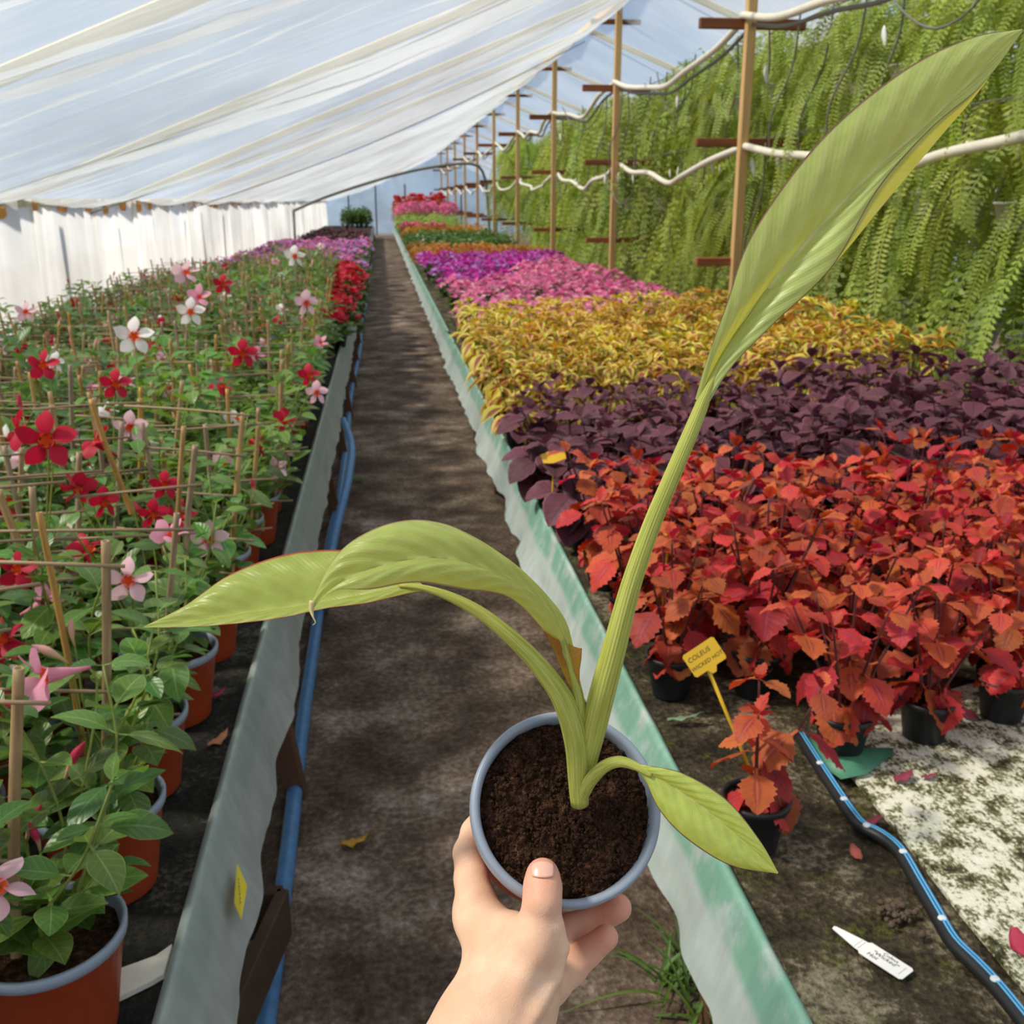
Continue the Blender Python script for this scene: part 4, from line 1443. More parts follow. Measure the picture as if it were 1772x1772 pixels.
def hero_flower(u, v, y, col, face, s=1.0, bud=False, pale=False):
    p = on_y(u, v, y)
    t = nearest(p)
    q = Vector(face).normalized().to_track_quat('Z', 'Y').to_matrix().to_4x4()
    M = t.matrix_basis.inverted() @ (Matrix.Translation(p) @ q @ Matrix.Scale(s, 4))
    if bud:
        link('bud', bud_pale if pale else bud_me, t, M)
    else:
        add_flower(t, col, M)
    # stalk down to the vines of its plant
    L_ = M.translation; back = M.to_3x3() @ Vector((0, 0, -0.05 if not bud else 0.0))
    a_ = L_+back; c_ = Vector((a_.x*0.35, a_.y*0.35, max(0.2, a_.z*0.45)))
    g = Geo(); g.add(*tube(catmull([a_, a_*0.82+c_*0.18+back*0.3, c_], 10), 0.0018, 5))
    link('flower_stalk', g.mesh('flower_stalk', MAT['stem_green']), t)


toc = Vector((0.35, -1, 0.25))
hero_flower(80, 762, 1.95, 'red', (0.25, -1, 0.2), 1.35)
hero_flower(30, 745, 2.0, 'red', (-0.9, -0.5, 0.3), 1.0)
hero_flower(165, 765, 2.1, 'red', (-0.6, -0.3, 0.6), 1.0)
hero_flower(135, 845, 2.0, 'red', (0.4, -0.5, -0.3), 0.95)
hero_flower(180, 870, 2.1, 'red', (0.6, -0.6, 0.1), 0.85)
hero_flower(30, 985, 1.7, 'red', (-0.2, -1, 0.3), 0.9)
hero_flower(222, 1005, 1.62, 'pink', (0.15, -1, 0.3), 0.95)
hero_flower(362, 935, 2.05, 'pink', (0.35, -1, 0.35), 1.0)
hero_flower(78, 1170, 1.30, 'rose', (-0.75, -0.55, 0.1), 1.15)
hero_flower(232, 582, 3.0, 'white', (0.2, -1, 0.35), 1.35)
hero_flower(322, 472, 4.6, 'pink', (0.1, -0.7, 0.8), 1.6)
hero_flower(200, 665, 2.7, 'red', (0.3, -1, 0.3), 1.0)
hero_flower(75, 632, 2.9, 'red', (0.0, -1, 0.4), 1.1)
hero_flower(420, 612, 3.4, 'red', (0.3, -1, 0.1), 1.2)
hero_flower(330, 540, 3.9, 'white', (0.3, -1, 0.2), 1.3)
hero_flower(345, 515, 4.0, 'rose', (0.1, -1, 0.5), 1.2)
hero_flower(530, 525, 4.2, 'pink', (0.6, -1, 0.2), 1.3)
hero_flower(548, 680, 3.05, 'pink', (0.5, -1, 0.2), 0.9)
hero_flower(535, 650, 3.1, 'red', (0.4, -0.8, 0.4), 0.9)
hero_flower(510, 444, 6.2, 'white', (0.5, -1, 0.4), 1.6)
hero_flower(386, 492, 4.6, 'red', (0.2, -1, 0.3), 1.1)
hero_flower(45, 540, 5.2, 'pink', (0.1, -1, 0.4), 1.3)
hero_flower(225, 740, 2.45, 'pink', (0.3, -1, 0.0), 1.0)
hero_flower(285, 840, 2.2, 'red', (0.3, -1, 0.2), 0.8)
hero_flower(265, 890, 2.05, 'red', (0.4, -1, 0.0), 0.8)
for u, v, y, face, s, pale in ((112, 1350, 1.33, (0.55, 0.1, 0.8), 0.95, False), (45, 1458, 1.22, (0.45, 0.1, 0.8), 0.85, False), (70, 1475, 1.20, (-0.2, 0.1, 0.9), 0.7, False), (10, 1590, 1.15, (0.4, 0, 0.6), 0.9, False), (120, 1150, 1.45, (-0.75, 0, 0.5), 0.9, True), (440, 855, 2.3, (-0.2, 0, 1), 0.6, False), (130, 1120, 1.5, (0.05, 0, 1), 0.7, True), (40, 720, 2.4, (0, 0, 1), 0.8, False)):
    hero_flower(u, v, y, None, face, s, True, pale)

for o in MAND:
    fc = FLC.get(o.name, [])
    cnt = sorted(((fc.count(c), c) for c in set(fc)), reverse=True)
    if len(cnt) > 1:
        txt = ' and '.join('%s %s' % (NUM[min(n_, 9)], c) for n_, c in cnt[:2])+' flowers'
    else:
        txt = '%s %s flower%s' % (NUM[min(cnt[0][0], 9)], cnt[0][1], 's' if cnt[0][0] > 1 else '')
    if len(cnt) < 2 and any(c.name.startswith('bud') for c in o.children): txt += ' and a bud'
    o['label'] = 'potted mandevilla with %s, %s row from the grey sheet' % (txt, nth(WHERE[o.name][0]))
    o['group'] = 'mandevillas in the %s row from the grey sheet' % nth(WHERE[o.name][0])

# ================================================================== THE HELD POT WITH THE CANNA
POT_C = PX(982, 1394, 0.580)            # centre of the rim
pot_ax = ((CAM-POT_C).normalized() + (UP*0.72+RIGHT*0.69)*0.27).normalized()   # the opening looks a little past the viewer
pz = pot_ax
px_ = RIGHT-pz*RIGHT.dot(pz); px_.normalize()
py_ = pz.cross(px_)
MP = Matrix(((px_.x, py_.x, pz.x, POT_C.x), (px_.y, py_.y, pz.y, POT_C.y), (px_.z, py_.z, pz.z, POT_C.z), (0, 0, 0, 1)))
held = thing('canna_plant', 'young canna with broad leaves in a small pot held up by the hand', 'plant', MP.translation)
held.matrix_basis = MP
MPI = MP.inverted()
R1 = 0.0548
prof = [(0.0, -0.093), (0.0430, -0.0935), (0.0450, -0.091), (0.0495, -0.016), (0.0505, -0.0145)]
rim = [(0.0505, -0.0145), (0.0535, -0.0135), (0.0548, -0.011), (R1, -0.0035), (0.0542, -0.0010), (0.0530, 0.0), (0.0508, -0.0005), (0.0497, -0.0025), (0.0492, -0.006), (0.0480, -0.022)]
g = Geo(); g.add(*lathe(prof, 72))
link('pot_body', g.mesh('pot_body', MAT['terra']), held)['label'] = 'terracotta coloured pot wall'
g = Geo(); g.add(*lathe(rim, 96))
link('rim', g.mesh('rim', MAT['rim_blue']), held)['label'] = 'blue-grey rolled rim'
# soil: lumpy disc with crumbs
nr, na = 74, 230
V = [(0, 0, -0.006)]; Fc = []; U = [(0.5, 0.5)]
def soil_z(x, y):
    q = math.hypot(x, y)/0.049
    z = -0.0085+0.0035*(1-q*q)
    z += 0.0036*noise.fractal((x*90, y*90, 3.1), 0.8, 2.1, 3)+0.0022*noise.fractal((x*260, y*260, 8.1), 0.7, 2.2, 3)+0.0011*abs(noise.noise((x*620, y*620, 2)))
    return z-0.0015*max(0, q-0.9)*10
for i in range(1, nr+1):
    for k in range(na):
        a = 2*PI*k/na; r_ = 0.0496*i/nr
        x, y = r_*math.cos(a), r_*math.sin(a)
        V.append((x, y, soil_z(x, y))); U.append((0.5, 0.5))
for k in range(na): Fc.append((0, 1+k, 1+(k+1) % na))
for i in range(1, nr):
    for k in range(na):
        a0 = 1+(i-1)*na; b0 = 1+i*na
        Fc.append((a0+k, b0+k, b0+(k+1) % na, a0+(k+1) % na))
g = Geo(); g.add(V, Fc, U)
so = link('soil', g.mesh('soil', MAT['soil']), held)
rs = random.Random(4)
g = Geo()
for k in range(4200):
    q = math.sqrt(rs.random())*0.0485; a = rs.uniform(0, 6.28)
    x, y = q*math.cos(a), q*math.sin(a)
    s = rs.choice([0.0003, 0.0004, 0.0005, 0.0006, 0.0009, 0.0014])*rs.uniform(0.7, 1.3)
    V = [Vector((sx*s*rs.uniform(0.6, 1.3), sy*s*rs.uniform(0.6, 1.3), sz*s*rs.uniform(0.6, 1.2))) for sx, sy, sz in ((1, 0, 0), (-1, 0, 0), (0, 1, 0), (0, -1, 0), (0, 0, 1), (0, 0, -1))]
    g.add(V, [(0, 2, 4), (2, 1, 4), (1, 3, 4), (3, 0, 4), (2, 0, 5), (1, 2, 5), (3, 1, 5), (0, 3, 5)], None, 0, M_at((x, y, soil_z(x, y)+s*0.5), rs.uniform(0, 3), rs.uniform(0, 6)))
for k in range(90):   # rootlets and fibres
    q = math.sqrt(rs.random())*0.047; a = rs.uniform(0, 6.28)
    x, y = q*math.cos(a), q*math.sin(a); b = rs.uniform(0, 6.28); L = rs.uniform(0.003, 0.009)
    p = [(x+L*s*math.cos(b+s), y+L*s*math.sin(b+s), soil_z(x, y)+0.001+0.0018*math.sin(3*s)) for s in (0, 0.33, 0.66, 1)]
    g.add(*tube(p, 0.0002, 4))
o = link('soil_crumbs', g.mesh('soil_crumbs', MAT['crumb'], False), held); o['kind'] = 'stuff'


def canna_mat(name, base, vein, edge, ymode=0, back=None, spots=False, transl=0.36):
    t = NT(name)
    x, y = t.uv()
    su = t.math('MULTIPLY_ADD', x, 2.0, -1.0)       # -1 .. 1 blade, above 1: turned margin
    u = t.math('ABSOLUTE', su)
    w = t.math('SINE', t.math('MULTIPLY', t.math('SUBTRACT', t.math('MULTIPLY', y, 11.0), t.math('MULTIPLY', t.math('POWER', u, 0.8), 3.0)), 2*PI))
    fine = t.math('SINE', t.math('MULTIPLY', t.math('SUBTRACT', t.math('MULTIPLY', y, 61.0), t.math('MULTIPLY', t.math('POWER', u, 0.8), 12.0)), 2*PI))
    nz = t.noise(t.scaled(t.obj_xyz('UV'), (3, 6, 1)), 2.2, 3)
    c = t.mix(t.step(nz, 0.3, 0.75), base, tuple(b*1.28 for b in base))
    c = t.mix(t.math('MULTIPLY', t.step(w, 0.0, 1.0), 0.20), c, vein)
    c = t.mix(t.math('MULTIPLY', t.step(fine, 0.5, 1.0), 0.08), c, vein)
    c = t.mix(t.math('MULTIPLY', t.step(u, 0.045, 0.012), 0.75), c, vein)
    e = t.step(u, 0.93, 0.985)
    if ymode == 2:
        e = t.math('MULTIPLY', t.step(u, 0.955, 0.985), t.step(su, 1.04, 1.0))
    c = t.mix(e, c, edge)
    if spots:
        sp = t.noise(t.scaled(t.obj_xyz('UV'), (10, 16, 1)), 6, 1)
        c = t.mix(t.step(sp, 0.765, 0.785), c, lin(236, 240, 190))
    if back is not None:
        bf = t.n('NewGeometry').outputs['Backfacing']
        c = t.mix(bf, c, back)
    nb = t.bump(t.math('ADD', t.math('MULTIPLY', w, 0.8), t.math('MULTIPLY', fine, 0.2)), 0.16, 0.0010)
    return t.pbr(c, 0.36, 0.45, nb, transl, t.mix(e, lin(226, 206, 40), edge))


def px_curve(pts, n):
    return catmull([tuple(PX(*p)) for p in pts], n)


def blade(name, mid, lo, hi, mat, n=60, cols=9, belly=0.004, pleat=0.0006, flip=None, flip_to=1.25, thick=0.0005, label=None, arch=1.0):
    """blade from three pixel/depth curves: midrib, low-u edge, high-u edge (and an outer turned margin)"""
    A = px_curve(lo, n); B = px_curve(mid, n); C = px_curve(hi, n)
    D = px_curve(flip, n) if flip is not None else None
    rows = []; uv = []
    for i in range(n):
        t = i/(n-1)
        a, b, c = Vector(A[i]), Vector(B[i]), Vector(C[i])
        nrm = (c-a).cross(Vector(B[min(i+1, n-1)])-Vector(B[max(i-1, 0)]))
        if nrm.length > 1e-9: nrm.normalize()
        if nrm.dot(-FWD) < 0: nrm = -nrm
        row = []
        for j in range(-cols, cols+1):
            u = j/cols
            p = b.lerp(a, -u) if u < 0 else b.lerp(c, u)
            wd = ((a-b).length if u < 0 else (c-b).length)
            p = p+nrm*(belly*arch*math.sin(PI*abs(u))*min(1, wd/0.02))
            ph = 2*PI*(11*t-3.0*abs(u)**0.8)
            p = p+nrm*(pleat*math.sin(ph)*min(1, wd/0.015)*(1-abs(u)**4))
            row.append(p); uv.append((u*0.5+0.5, t))
        if D is not None:
            d = Vector(D[i])
            for q in (0.2, 0.45, 0.7, 0.88, 1.0):
                row.append(c.lerp(d, q)-nrm*0.004*math.sin(PI*q*0.5)); uv.append(((1+q*0.4)*0.5+0.5, t))
        rows.append(row)
    P = np.array([[tuple(MPI @ p) for p in r_] for r_ in rows])
    g = Geo(); g.add(*grid(P, uv))
    me = g.mesh(name, mat)
    # faces look to the viewer
    o = link(name, me, held)
    if me.polygons[len(me.polygons)//2].normal.dot((MPI.to_3x3() @ -FWD)) < 0:
        me.flip_normals()
    if label: o['label'] = label
    return o


def stalk(name, pts, mat, label=None, n=44, sides=14, groove=0.0):
    """petiole from (u, v, depth, radius in px)"""
    Q = catmull([tuple(PX(p[0], p[1], p[2]))+(p[3]*p[2]/F_PX,) for p in pts], n)
    g = Geo(); V, Fc, U = tube([MPI @ Vector(q[:3]) for q in Q], [q[3] for q in Q], sides, True)
    g.add(V, Fc, U)
    o = link(name, g.mesh(name, mat), held)
    if label: o['label'] = label
    return o


t = NT('canna petiole')
ux, uy = t.uv()
st = t.math('SINE', t.math('MULTIPLY', ux, 2*PI*22))
nz = t.noise(t.scaled(t.obj_xyz('UV'), (6, 2, 1)), 3, 4)
pc = t.ramp(nz, [(0.3, lin(166, 172, 70)), (0.55, lin(198, 202, 98)), (0.8, lin(216, 216, 126))])
pc = t.mix(t.math('MULTIPLY', t.step(st, 0.5, 1.0), 0.25), pc, lin(124, 136, 50))
dk = t.noise(t.scaled(t.obj_xyz('UV'), (18, 40, 1)), 2.5, 2)
pc = t.mix(t.math('MULTIPLY', t.step(dk, 0.70, 0.76), 0.6), pc, lin(92, 70, 40))
MAT['petiole'] = t.pbr(pc, 0.42, 0.4, t.bump(st, 0.25, 0.0006), 0.18)

green = lin(128, 158, 78)
MAT['canna_big'] = canna_mat('canna big', lin(174, 194, 114), lin(226, 228, 168), lin(140, 106, 88), 2)
MAT['canna_arch'] = canna_mat('canna arch', lin(170, 192, 106), lin(204, 214, 140), lin(158, 122, 88), back=lin(150, 70, 40), transl=0.42)
MAT['canna_side'] = canna_mat('canna side', lin(158, 178, 90), lin(190, 200, 108), lin(176, 72, 44))
MAT['canna_small'] = canna_mat('canna small', lin(176, 196, 96), lin(206, 218, 138), lin(120, 74, 66), spots=True)

# stalks
stalk('petiole', [(1003, 1392, .576, 16), (1000, 1345, .572, 18), (998, 1290, .566, 21), (985, 1235, .560, 21), (962, 1190, .556, 18), (915, 1132, .552, 15), (850, 1074, .548, 12), (795, 1040, .546, 9.5), (740, 1019, .546, 6), (690, 1012, .548, 3.5)], MAT['petiole'])
stalk('petiole', [(1003, 1385, .579, 13), (1013, 1330, .575, 17), (1025, 1270, .566, 22), (1042, 1200, .556, 23), (1066, 1110, .546, 21), (1092, 1012, .538, 18), (1128, 908, .532, 16), (1169, 810, .527, 14.5), (1205, 725, .523, 13), (1228, 668, .520, 10), (1262, 602, .517, 6.5), (1330, 500, .512, 4.5)], MAT['petiole'])
stalk('petiole', [(1000, 1392, .577, 12), (1008, 1375, .573, 12), (1022, 1350, .566, 12), (1045, 1327, .559, 11), (1072, 1318, .555, 10), (1100, 1326, .552, 7.5), (1128, 1342, .549, 4.5)], MAT['petiole'])
# rolled sheath of the arching leaf beside the first stalk
stalk('sheath', [(1002, 1330, .571, 9), (1005, 1270, .565, 11), (1003, 1220, .559, 10), (996, 1180, .556, 8), (985, 1140, .553, 7), (972, 1105, .549, 5)], MAT['petiole'])

# large upright blade
blade('leaf', [(1212, 700, .522), (1242, 625, .518), (1310, 524, .513), (1400, 415, .509), (1501, 307, .506), (1599, 220, .504), (1690, 130, .504), (1768, 53, .506)],
      [(1203, 690, .521), (1222, 625, .514), (1256, 530, .505), (1303, 402, .500), (1420, 242, .497), (1560, 124, .497), (1676, 67, .500), (1769, 50, .506)],
      [(1219, 712, .521), (1265, 637, .514), (1336, 563, .508), (1440, 462, .504), (1520, 325, .503), (1610, 222, .502), (1700, 146, .503), (1769, 55, .506)],
      MAT['canna_big'], 70, 10, 0.004, 0.0005,
      flip=[(1219, 713, .522), (1266, 637, .517), (1338, 563, .513), (1446, 458, .514), (1535, 352, .518), (1634, 234, .516), (1705, 150, .508), (1770, 55, .507)], label='long upright green blade with a yellow turned margin')

# arching blade in the middle
blade('leaf', [(990, 1150, .553), (970, 1085, .546), (925, 1030, .536), (850, 985, .522), (760, 965, .510), (670, 975, .503), (595, 1005, .500), (540, 1052, .500)],
      [(978, 1150, .556), (940, 1092, .546), (880, 1034, .530), (800, 1020, .514), (720, 1008, .503), (640, 1020, .496), (580, 1022, .496), (539, 1055, .500)],
      [(1000, 1150, .554), (980, 1080, .556), (945, 1028, .548), (870, 960, .536), (772, 907, .524), (680, 904, .514), (590, 952, .505), (537, 1045, .500)],
      MAT['canna_arch'], 60, 10, 0.006, 0.0007, label='arching green blade flushed yellow along its back')
# its turned base with the red underside
blade('leaf_base', [(1000, 1205, .558), (990, 1170, .556), (985, 1140, .553), (982, 1112, .550)],
      [(994, 1205, .558), (972, 1160, .557), (958, 1125, .552), (938, 1088, .546)],
      [(1004, 1205, .557), (1003, 1165, .551), (1006, 1140, .547), (1007, 1122, .546)],
      canna_mat('canna base', lin(152, 78, 48), lin(176, 150, 70), lin(140, 60, 40)), 24, 5, 0.003, 0.0, label='reddish underside of the blade base')
# dried tip
stalk('dry_tip', [(541, 1040, .500, 6), (539, 1056, .500, 4), (542, 1068, .499, 1.6), (546, 1077, .499, 1.0), (541, 1082, .499, 0.5)], plain_mat('dry tip', lin(206, 190, 140), 0.7, 0.2, 200), n=16, sides=8)
# blade reaching out to the side
blade('leaf', [(740, 1019, .547), (690, 1015, .550), (620, 1030, .552), (530, 1047, .552), (430, 1060, .550), (330, 1076, .547), (249, 1085, .544)],
      [(745, 1021, .547), (703, 1028, .547), (633, 1044, .546), (564, 1053, .545), (470, 1072, .543), (350, 1084, .543), (249, 1086, .544)],
      [(735, 1015, .548), (680, 968, .560), (600, 952, .566), (500, 958, .566), (400, 993, .560), (320, 1048, .552), (249, 1084, .544)],
      MAT['canna_side'], 60, 9, 0.004, 0.0006, label='side blade with a red margin and yellow upper half')
# small low blade
blade('leaf', [(1092, 1324, .553), (1115, 1335, .551), (1160, 1358, .547), (1220, 1400, .541), (1285, 1455, .537), (1346, 1511, .535)],
      [(1090, 1325, .553), (1116, 1350, .552), (1140, 1400, .550), (1185, 1449, .545), (1262, 1497, .539), (1346, 1512, .535)],
      [(1093, 1321, .553), (1130, 1326, .548), (1185, 1339, .541), (1258, 1384, .536), (1315, 1454, .534), (1347, 1510, .535)],
      MAT['canna_small'], 50, 9, 0.004, 0.0005, label='small low lime-green blade with pale specks')


# ================================================================== THE HAND
def surface_nets(Fd, org, h):
    S = Fd < 0
    n = np.array(Fd.shape)
    cs = tuple(n-1)
    cnt = np.zeros(cs, np.float32); acc = np.zeros(cs+(3,), np.float32)
    sl = lambda off: tuple(slice(o, o+c) for o, c in zip(off, cs))
    for ax in range(3):
        oth = [a for a in range(3) if a != ax]
        for b in (0, 1):
            for c in (0, 1):
                o0 = [0, 0, 0]; o0[oth[0]] = b; o0[oth[1]] = c
                o1 = list(o0); o1[ax] = 1
                f0 = Fd[sl(o0)]; f1 = Fd[sl(o1)]
                m = (f0 < 0) != (f1 < 0)
                tt = f0[m]/(f0[m]-f1[m])
                cnt[m] += 1
                v = np.tile(np.array(o0, np.float32), (tt.size, 1)); v[:, ax] += tt
                acc[m] += v
    act = cnt > 0
    idx = -np.ones(cs, np.int64); idx[act] = np.arange(act.sum())
    base = np.argwhere(act).astype(np.float32)
    V = (base+acc[act]/cnt[act][:, None])*h+np.array(org)
    faces = []
    for ax in range(3):
        b, c = [a for a in range(3) if a != ax]
        s0 = [slice(None)]*3; s1 = [slice(None)]*3
        s0[ax] = slice(0, -1); s1[ax] = slice(1, None)
        A = S[tuple(s0)]; B = S[tuple(s1)]
        e = np.argwhere(A != B)
        e = e[(e[:, b] > 0) & (e[:, c] > 0) & (e[:, b] < cs[b]) & (e[:, c] < cs[c])]
        sign = A[tuple(e.T)]
        def cell(db, dc):
            q = e.copy(); q[:, b] -= db; q[:, c] -= dc
            return idx[tuple(q.T)]
        quad = np.stack([cell(0, 0), cell(1, 0), cell(1, 1), cell(0, 1)], 1)
        flip = sign if ax != 1 else ~sign
        quad[~flip] = quad[~flip][:, ::-1]
        faces.append(quad)
    return V, np.vstack(faces)


def cam3(u, v, d):
    return np.array([(u-886)/F_PX*d, -(v-886)/F_PX*d, -d], dtype=np.float32)


HAND = {}
def chain(pts):
    return [(cam3(p[0], p[1], p[2]), p[3]) for p in pts]
#           u     v     depth  radius (m)
thumb = chain([(939, 1514, .5500, .0090), (939, 1534, .5475, .0100), (938, 1562, .5450, .0100), (934, 1598, .5455, .0112), (924, 1640, .5460, .0150), (896, 1690, .5480, .0205)])
index = chain([(850, 1395, .668, .0080), (822, 1440, .648, .0088), (811, 1476, .630, .0094), (816, 1520, .606, .0102), (824, 1565, .590, .0122), (842, 1610, .580, .0150), (862, 1670, .566, .0190)])
middle = chain([(1030, 1545, .662, .0078), (1000, 1566, .652, .0088), (955, 1590, .634, .0100), (905, 1628, .612, .0140), (880, 1680, .588, .0185)])
ring = chain([(1069, 1571, .622, .0086), (1032, 1589, .627, .0092), (985, 1612, .622, .0098), (930, 1650, .606, .0135), (895, 1695, .586, .0180)])
pinky = chain([(1048, 1622, .600, .0076), (1018, 1646, .604, .0082), (985, 1678, .600, .0096), (945, 1700, .590, .0140), (905, 1722, .576, .0180)])
arm = chain([(892, 1690, .560, .0245), (872, 1740, .552, .0265), (838, 1800, .540, .0275), (790, 1900, .520, .0300), (720, 2060, .490, .0350), (600, 2330, .455, .0410)])
web = chain([(852, 1612, .570, .0110), (885, 1618, .562, .0105), (915, 1632, .553, .0110)])


def rcone(P, a, b, ra, rb):
    ba = b-a; L2 = float(ba@ba)
    pa = P-a
    tt = np.clip((pa@ba)/L2, 0, 1)
    return np.linalg.norm(pa-tt[..., None]*ba, axis=-1)-(ra+(rb-ra)*tt)


def smin(a, b, k):
    hh = np.clip(0.5+0.5*(b-a)/k, 0, 1)
    return b*(1-hh)+a*hh-k*hh*(1-hh)


def chain_sdf(P, ch, k=0.004):
    d = None
    for (a, ra), (b, rb) in zip(ch[:-1], ch[1:]):
        q = rcone(P, a, b, ra, rb)
        d = q if d is None else smin(d, q, k)
    return d


def hand_sdf(P):
    d = chain_sdf(P, arm, 0.012)
    d = smin(d, chain_sdf(P, thumb, 0.003), 0.010)
    fi = chain_sdf(P, index, 0.003)
    fm_ = chain_sdf(P, middle, 0.003); fr = chain_sdf(P, ring, 0.003); fp = chain_sdf(P, pinky, 0.003)
    fs = smin(smin(fm_, fr, 0.0022), fp, 0.0022)
    fs = smin(fs, fi, 0.003)
    d = smin(d, fs, 0.009)
    d = smin(d, chain_sdf(P, web, 0.006), 0.012)
    # knuckle swell of the thumb, wrist bone, tendon and veins
    for u, v, dd, r_, k in ((941, 1560, .5400, .0060, .006), (930, 1625, .5395, .0080, .008), (812, 1590, .583, .0085, .008)):
        d = smin(d, np.linalg.norm(P-cam3(u, v, dd), axis=-1)-r_, k)
    for ch in (chain([(968, 1600, .5400, .0018), (978, 1640, .5415, .0020), (966, 1690, .539, .0020), (930, 1752, .527, .0018), (880, 1840, .514, .0014)]),
               chain([(930, 1645, .5345, .0020), (905, 1695, .5310, .0024), (872, 1765, .5262, .0022), (830, 1850, .512, .0016)]),
               chain([(838, 1610, .5640, .0022), (846, 1690, .5420, .0026), (840, 1760, .5260, .0022)])):
        d = smin(d, chain_sdf(P, ch, 0.004), 0.006)
    return d


lo = np.array([-0.105, -0.42, -0.690], np.float32); hi = np.array([0.085, -0.150, -0.400], np.float32)
H_ = 0.00145
dims = np.ceil((hi-lo)/H_).astype(int)
ax_ = [lo[i]+H_*np.arange(dims[i], dtype=np.float32) for i in range(3)]
Fd = np.empty(dims, np.float32)
for i0 in range(0, dims[0], 24):
    G3 = np.stack(np.meshgrid(ax_[0][i0:i0+24], ax_[1], ax_[2], indexing='ij'), -1)
    Fd[i0:i0+24] = hand_sdf(G3)
HV, HF = surface_nets(Fd, lo, H_)
del Fd
CM = np.array(cam.matrix_world)[:3, :3]; CT = np.array(CAM)
# two light smoothing passes over the faces
nb_sum = np.zeros_like(HV); nb_cnt = np.zeros(len(HV))
for _ in range(3):
    nb_sum[:] = 0; nb_cnt[:] = 0
    for a in range(4):
        b = (a+1) % 4
        np.add.at(nb_sum, HF[:, a], HV[HF[:, b]]); np.add.at(nb_sum, HF[:, b], HV[HF[:, a]])
        np.add.at(nb_cnt, HF[:, a], 1); np.add.at(nb_cnt, HF[:, b], 1)
    HV = HV*0.5+0.5*nb_sum/np.maximum(nb_cnt, 1)[:, None]
tips_ = np.stack([c[0][0] for c in (thumb, ring, pinky, middle)])
red = np.exp(-(np.min(np.linalg.norm(HV[:, None, :]-tips_[None], axis=-1), axis=1)/0.020)**2)
HW = HV@CM.T+CT
me = bpy.data.meshes.new('person')
me.from_pydata(HW.tolist(), [], HF.tolist())
me.polygons.foreach_set('use_smooth', [True]*len(me.polygons))
at = me.attributes.new('flush', 'FLOAT', 'POINT')
at.data.foreach_set('value', red.astype(np.float32))
me.update()
t = NT('skin')
nz = t.noise(t.obj_xyz('Object'), 45, 4, 0.6)
nf_ = t.noise(t.obj_xyz('Object'), 700, 3, 0.6)
an = t.n('Attribute', attribute_name='flush')
c = t.mix(t.step(nz, 0.3, 0.75), lin(220, 176, 144), lin(234, 196, 166))
c = t.mix(t.math('MULTIPLY', an.outputs['Fac'], 0.75), c, lin(226, 150, 128))
wr = t.n('TexVoronoi', feature='DISTANCE_TO_EDGE'); wr.inputs['Scale'].default_value = 520
t.t.links.new(t.obj_xyz('Object'), wr.inputs['Vector'])
hb = t.math('ADD', t.math('MULTIPLY', nf_, 0.6), t.math('MULTIPLY', wr.outputs['Distance'], 0.6))
MAT['skin'] = t.pbr(c, 0.48, 0.35, t.bump(hb, 0.30, 0.0009), sss=0.22)
me.materials.append(MAT['skin'])
person = link('person', me)
tag(person, 'bare hand and forearm of a person gripping the canna pot', 'person')


# thumb nail laid on the thumb
def on_hand(u, v):
    d = 0.50
    for _ in range(60):
        s = float(hand_sdf(cam3(u, v, d)[None, None, None, :])[0, 0, 0])
        d += max(s*0.8, 0.00005)
        if s < 0.0001 or d > 0.7: break
    return d


rows = []
for i in range(9):
    tt = i/8
    row = []
    for j in range(9):
        s = j/4-1
        wv = (0.80+0.2*math.sin(PI*(0.25+0.6*tt)))
        u = 939.5+s*20.5*wv
        v = 1492.5+(1-0.25*s*s)*0+tt*24-3.0*(1-s*s)*(1-tt)+5*(s*s)*(1-tt)*0.8+2.5*(1-s*s)*tt
        d = min(on_hand(u, v), 0.5560)
        row.append(tuple(PX(u, v, d-0.00045)))
    rows.append(row)
g = Geo(); g.add(*grid(np.array(rows)))
nm = g.mesh('thumbnail', plain_mat('nail', lin(232, 178, 158), 0.28, 0.06, 40, 0.5))
no = link('thumbnail', nm, person)
no.modifiers.new('thickness', 'SOLIDIFY').thickness = 0.0005

# ================================================================== SMALL THINGS ON THE BENCHES AND PATH
# white painted sheet with moss on the coleus bench
def pt(u, v, z=BENCH_Z+0.004):
    return on_z(u, v, z)


t = NT('mossy white sheet')
pw = t.obj_xyz('Object')
a = t.noise(pw, 22, 8, 0.7); b = t.noise(t.scaled(pw, (3, 1, 1)), 60, 4, 0.7); s1 = t.noise(pw, 160, 3, 0.6)
f = t.math('ADD', t.math('MULTIPLY', a, 0.55), t.math('ADD', t.math('MULTIPLY', b, 0.3), t.math('MULTIPLY', s1, 0.2)))
c = t.ramp(f, [(0.44, lin(44, 42, 26)), (0.50, lin(110, 108, 70)), (0.545, lin(212, 210, 186)), (0.7, lin(240, 238, 228))])
MAT['white_sheet'] = t.pbr(c, 0.7, 0.3, t.bump(f, 0.5, 0.006))
outline = [pt(1480, 1352), pt(1420, 1290), pt(1540, 1225), pt(1700, 1180), Vector((1.75, 2.02, BENCH_Z)), Vector((2.2, 1.5, BENCH_Z)), Vector((1.9, 0.7, BENCH_Z)), pt(1772, 1715), pt(1660, 1580), pt(1560, 1450)]
V = []
for z in (BENCH_Z+0.001, BENCH_Z+0.008):
    V += [(p.x, p.y, z) for p in outline]
n = len(outline)
g = Geo(); g.add(V, [tuple(range(n, 2*n)), tuple(range(n-1, -1, -1))]+[(i, (i+1) % n, n+(i+1) % n, n+i) for i in range(n)])
tag(link('white_board', g.mesh('white_board', MAT['white_sheet'], False)), 'peeling white board speckled with moss lying on the bench', 'board')

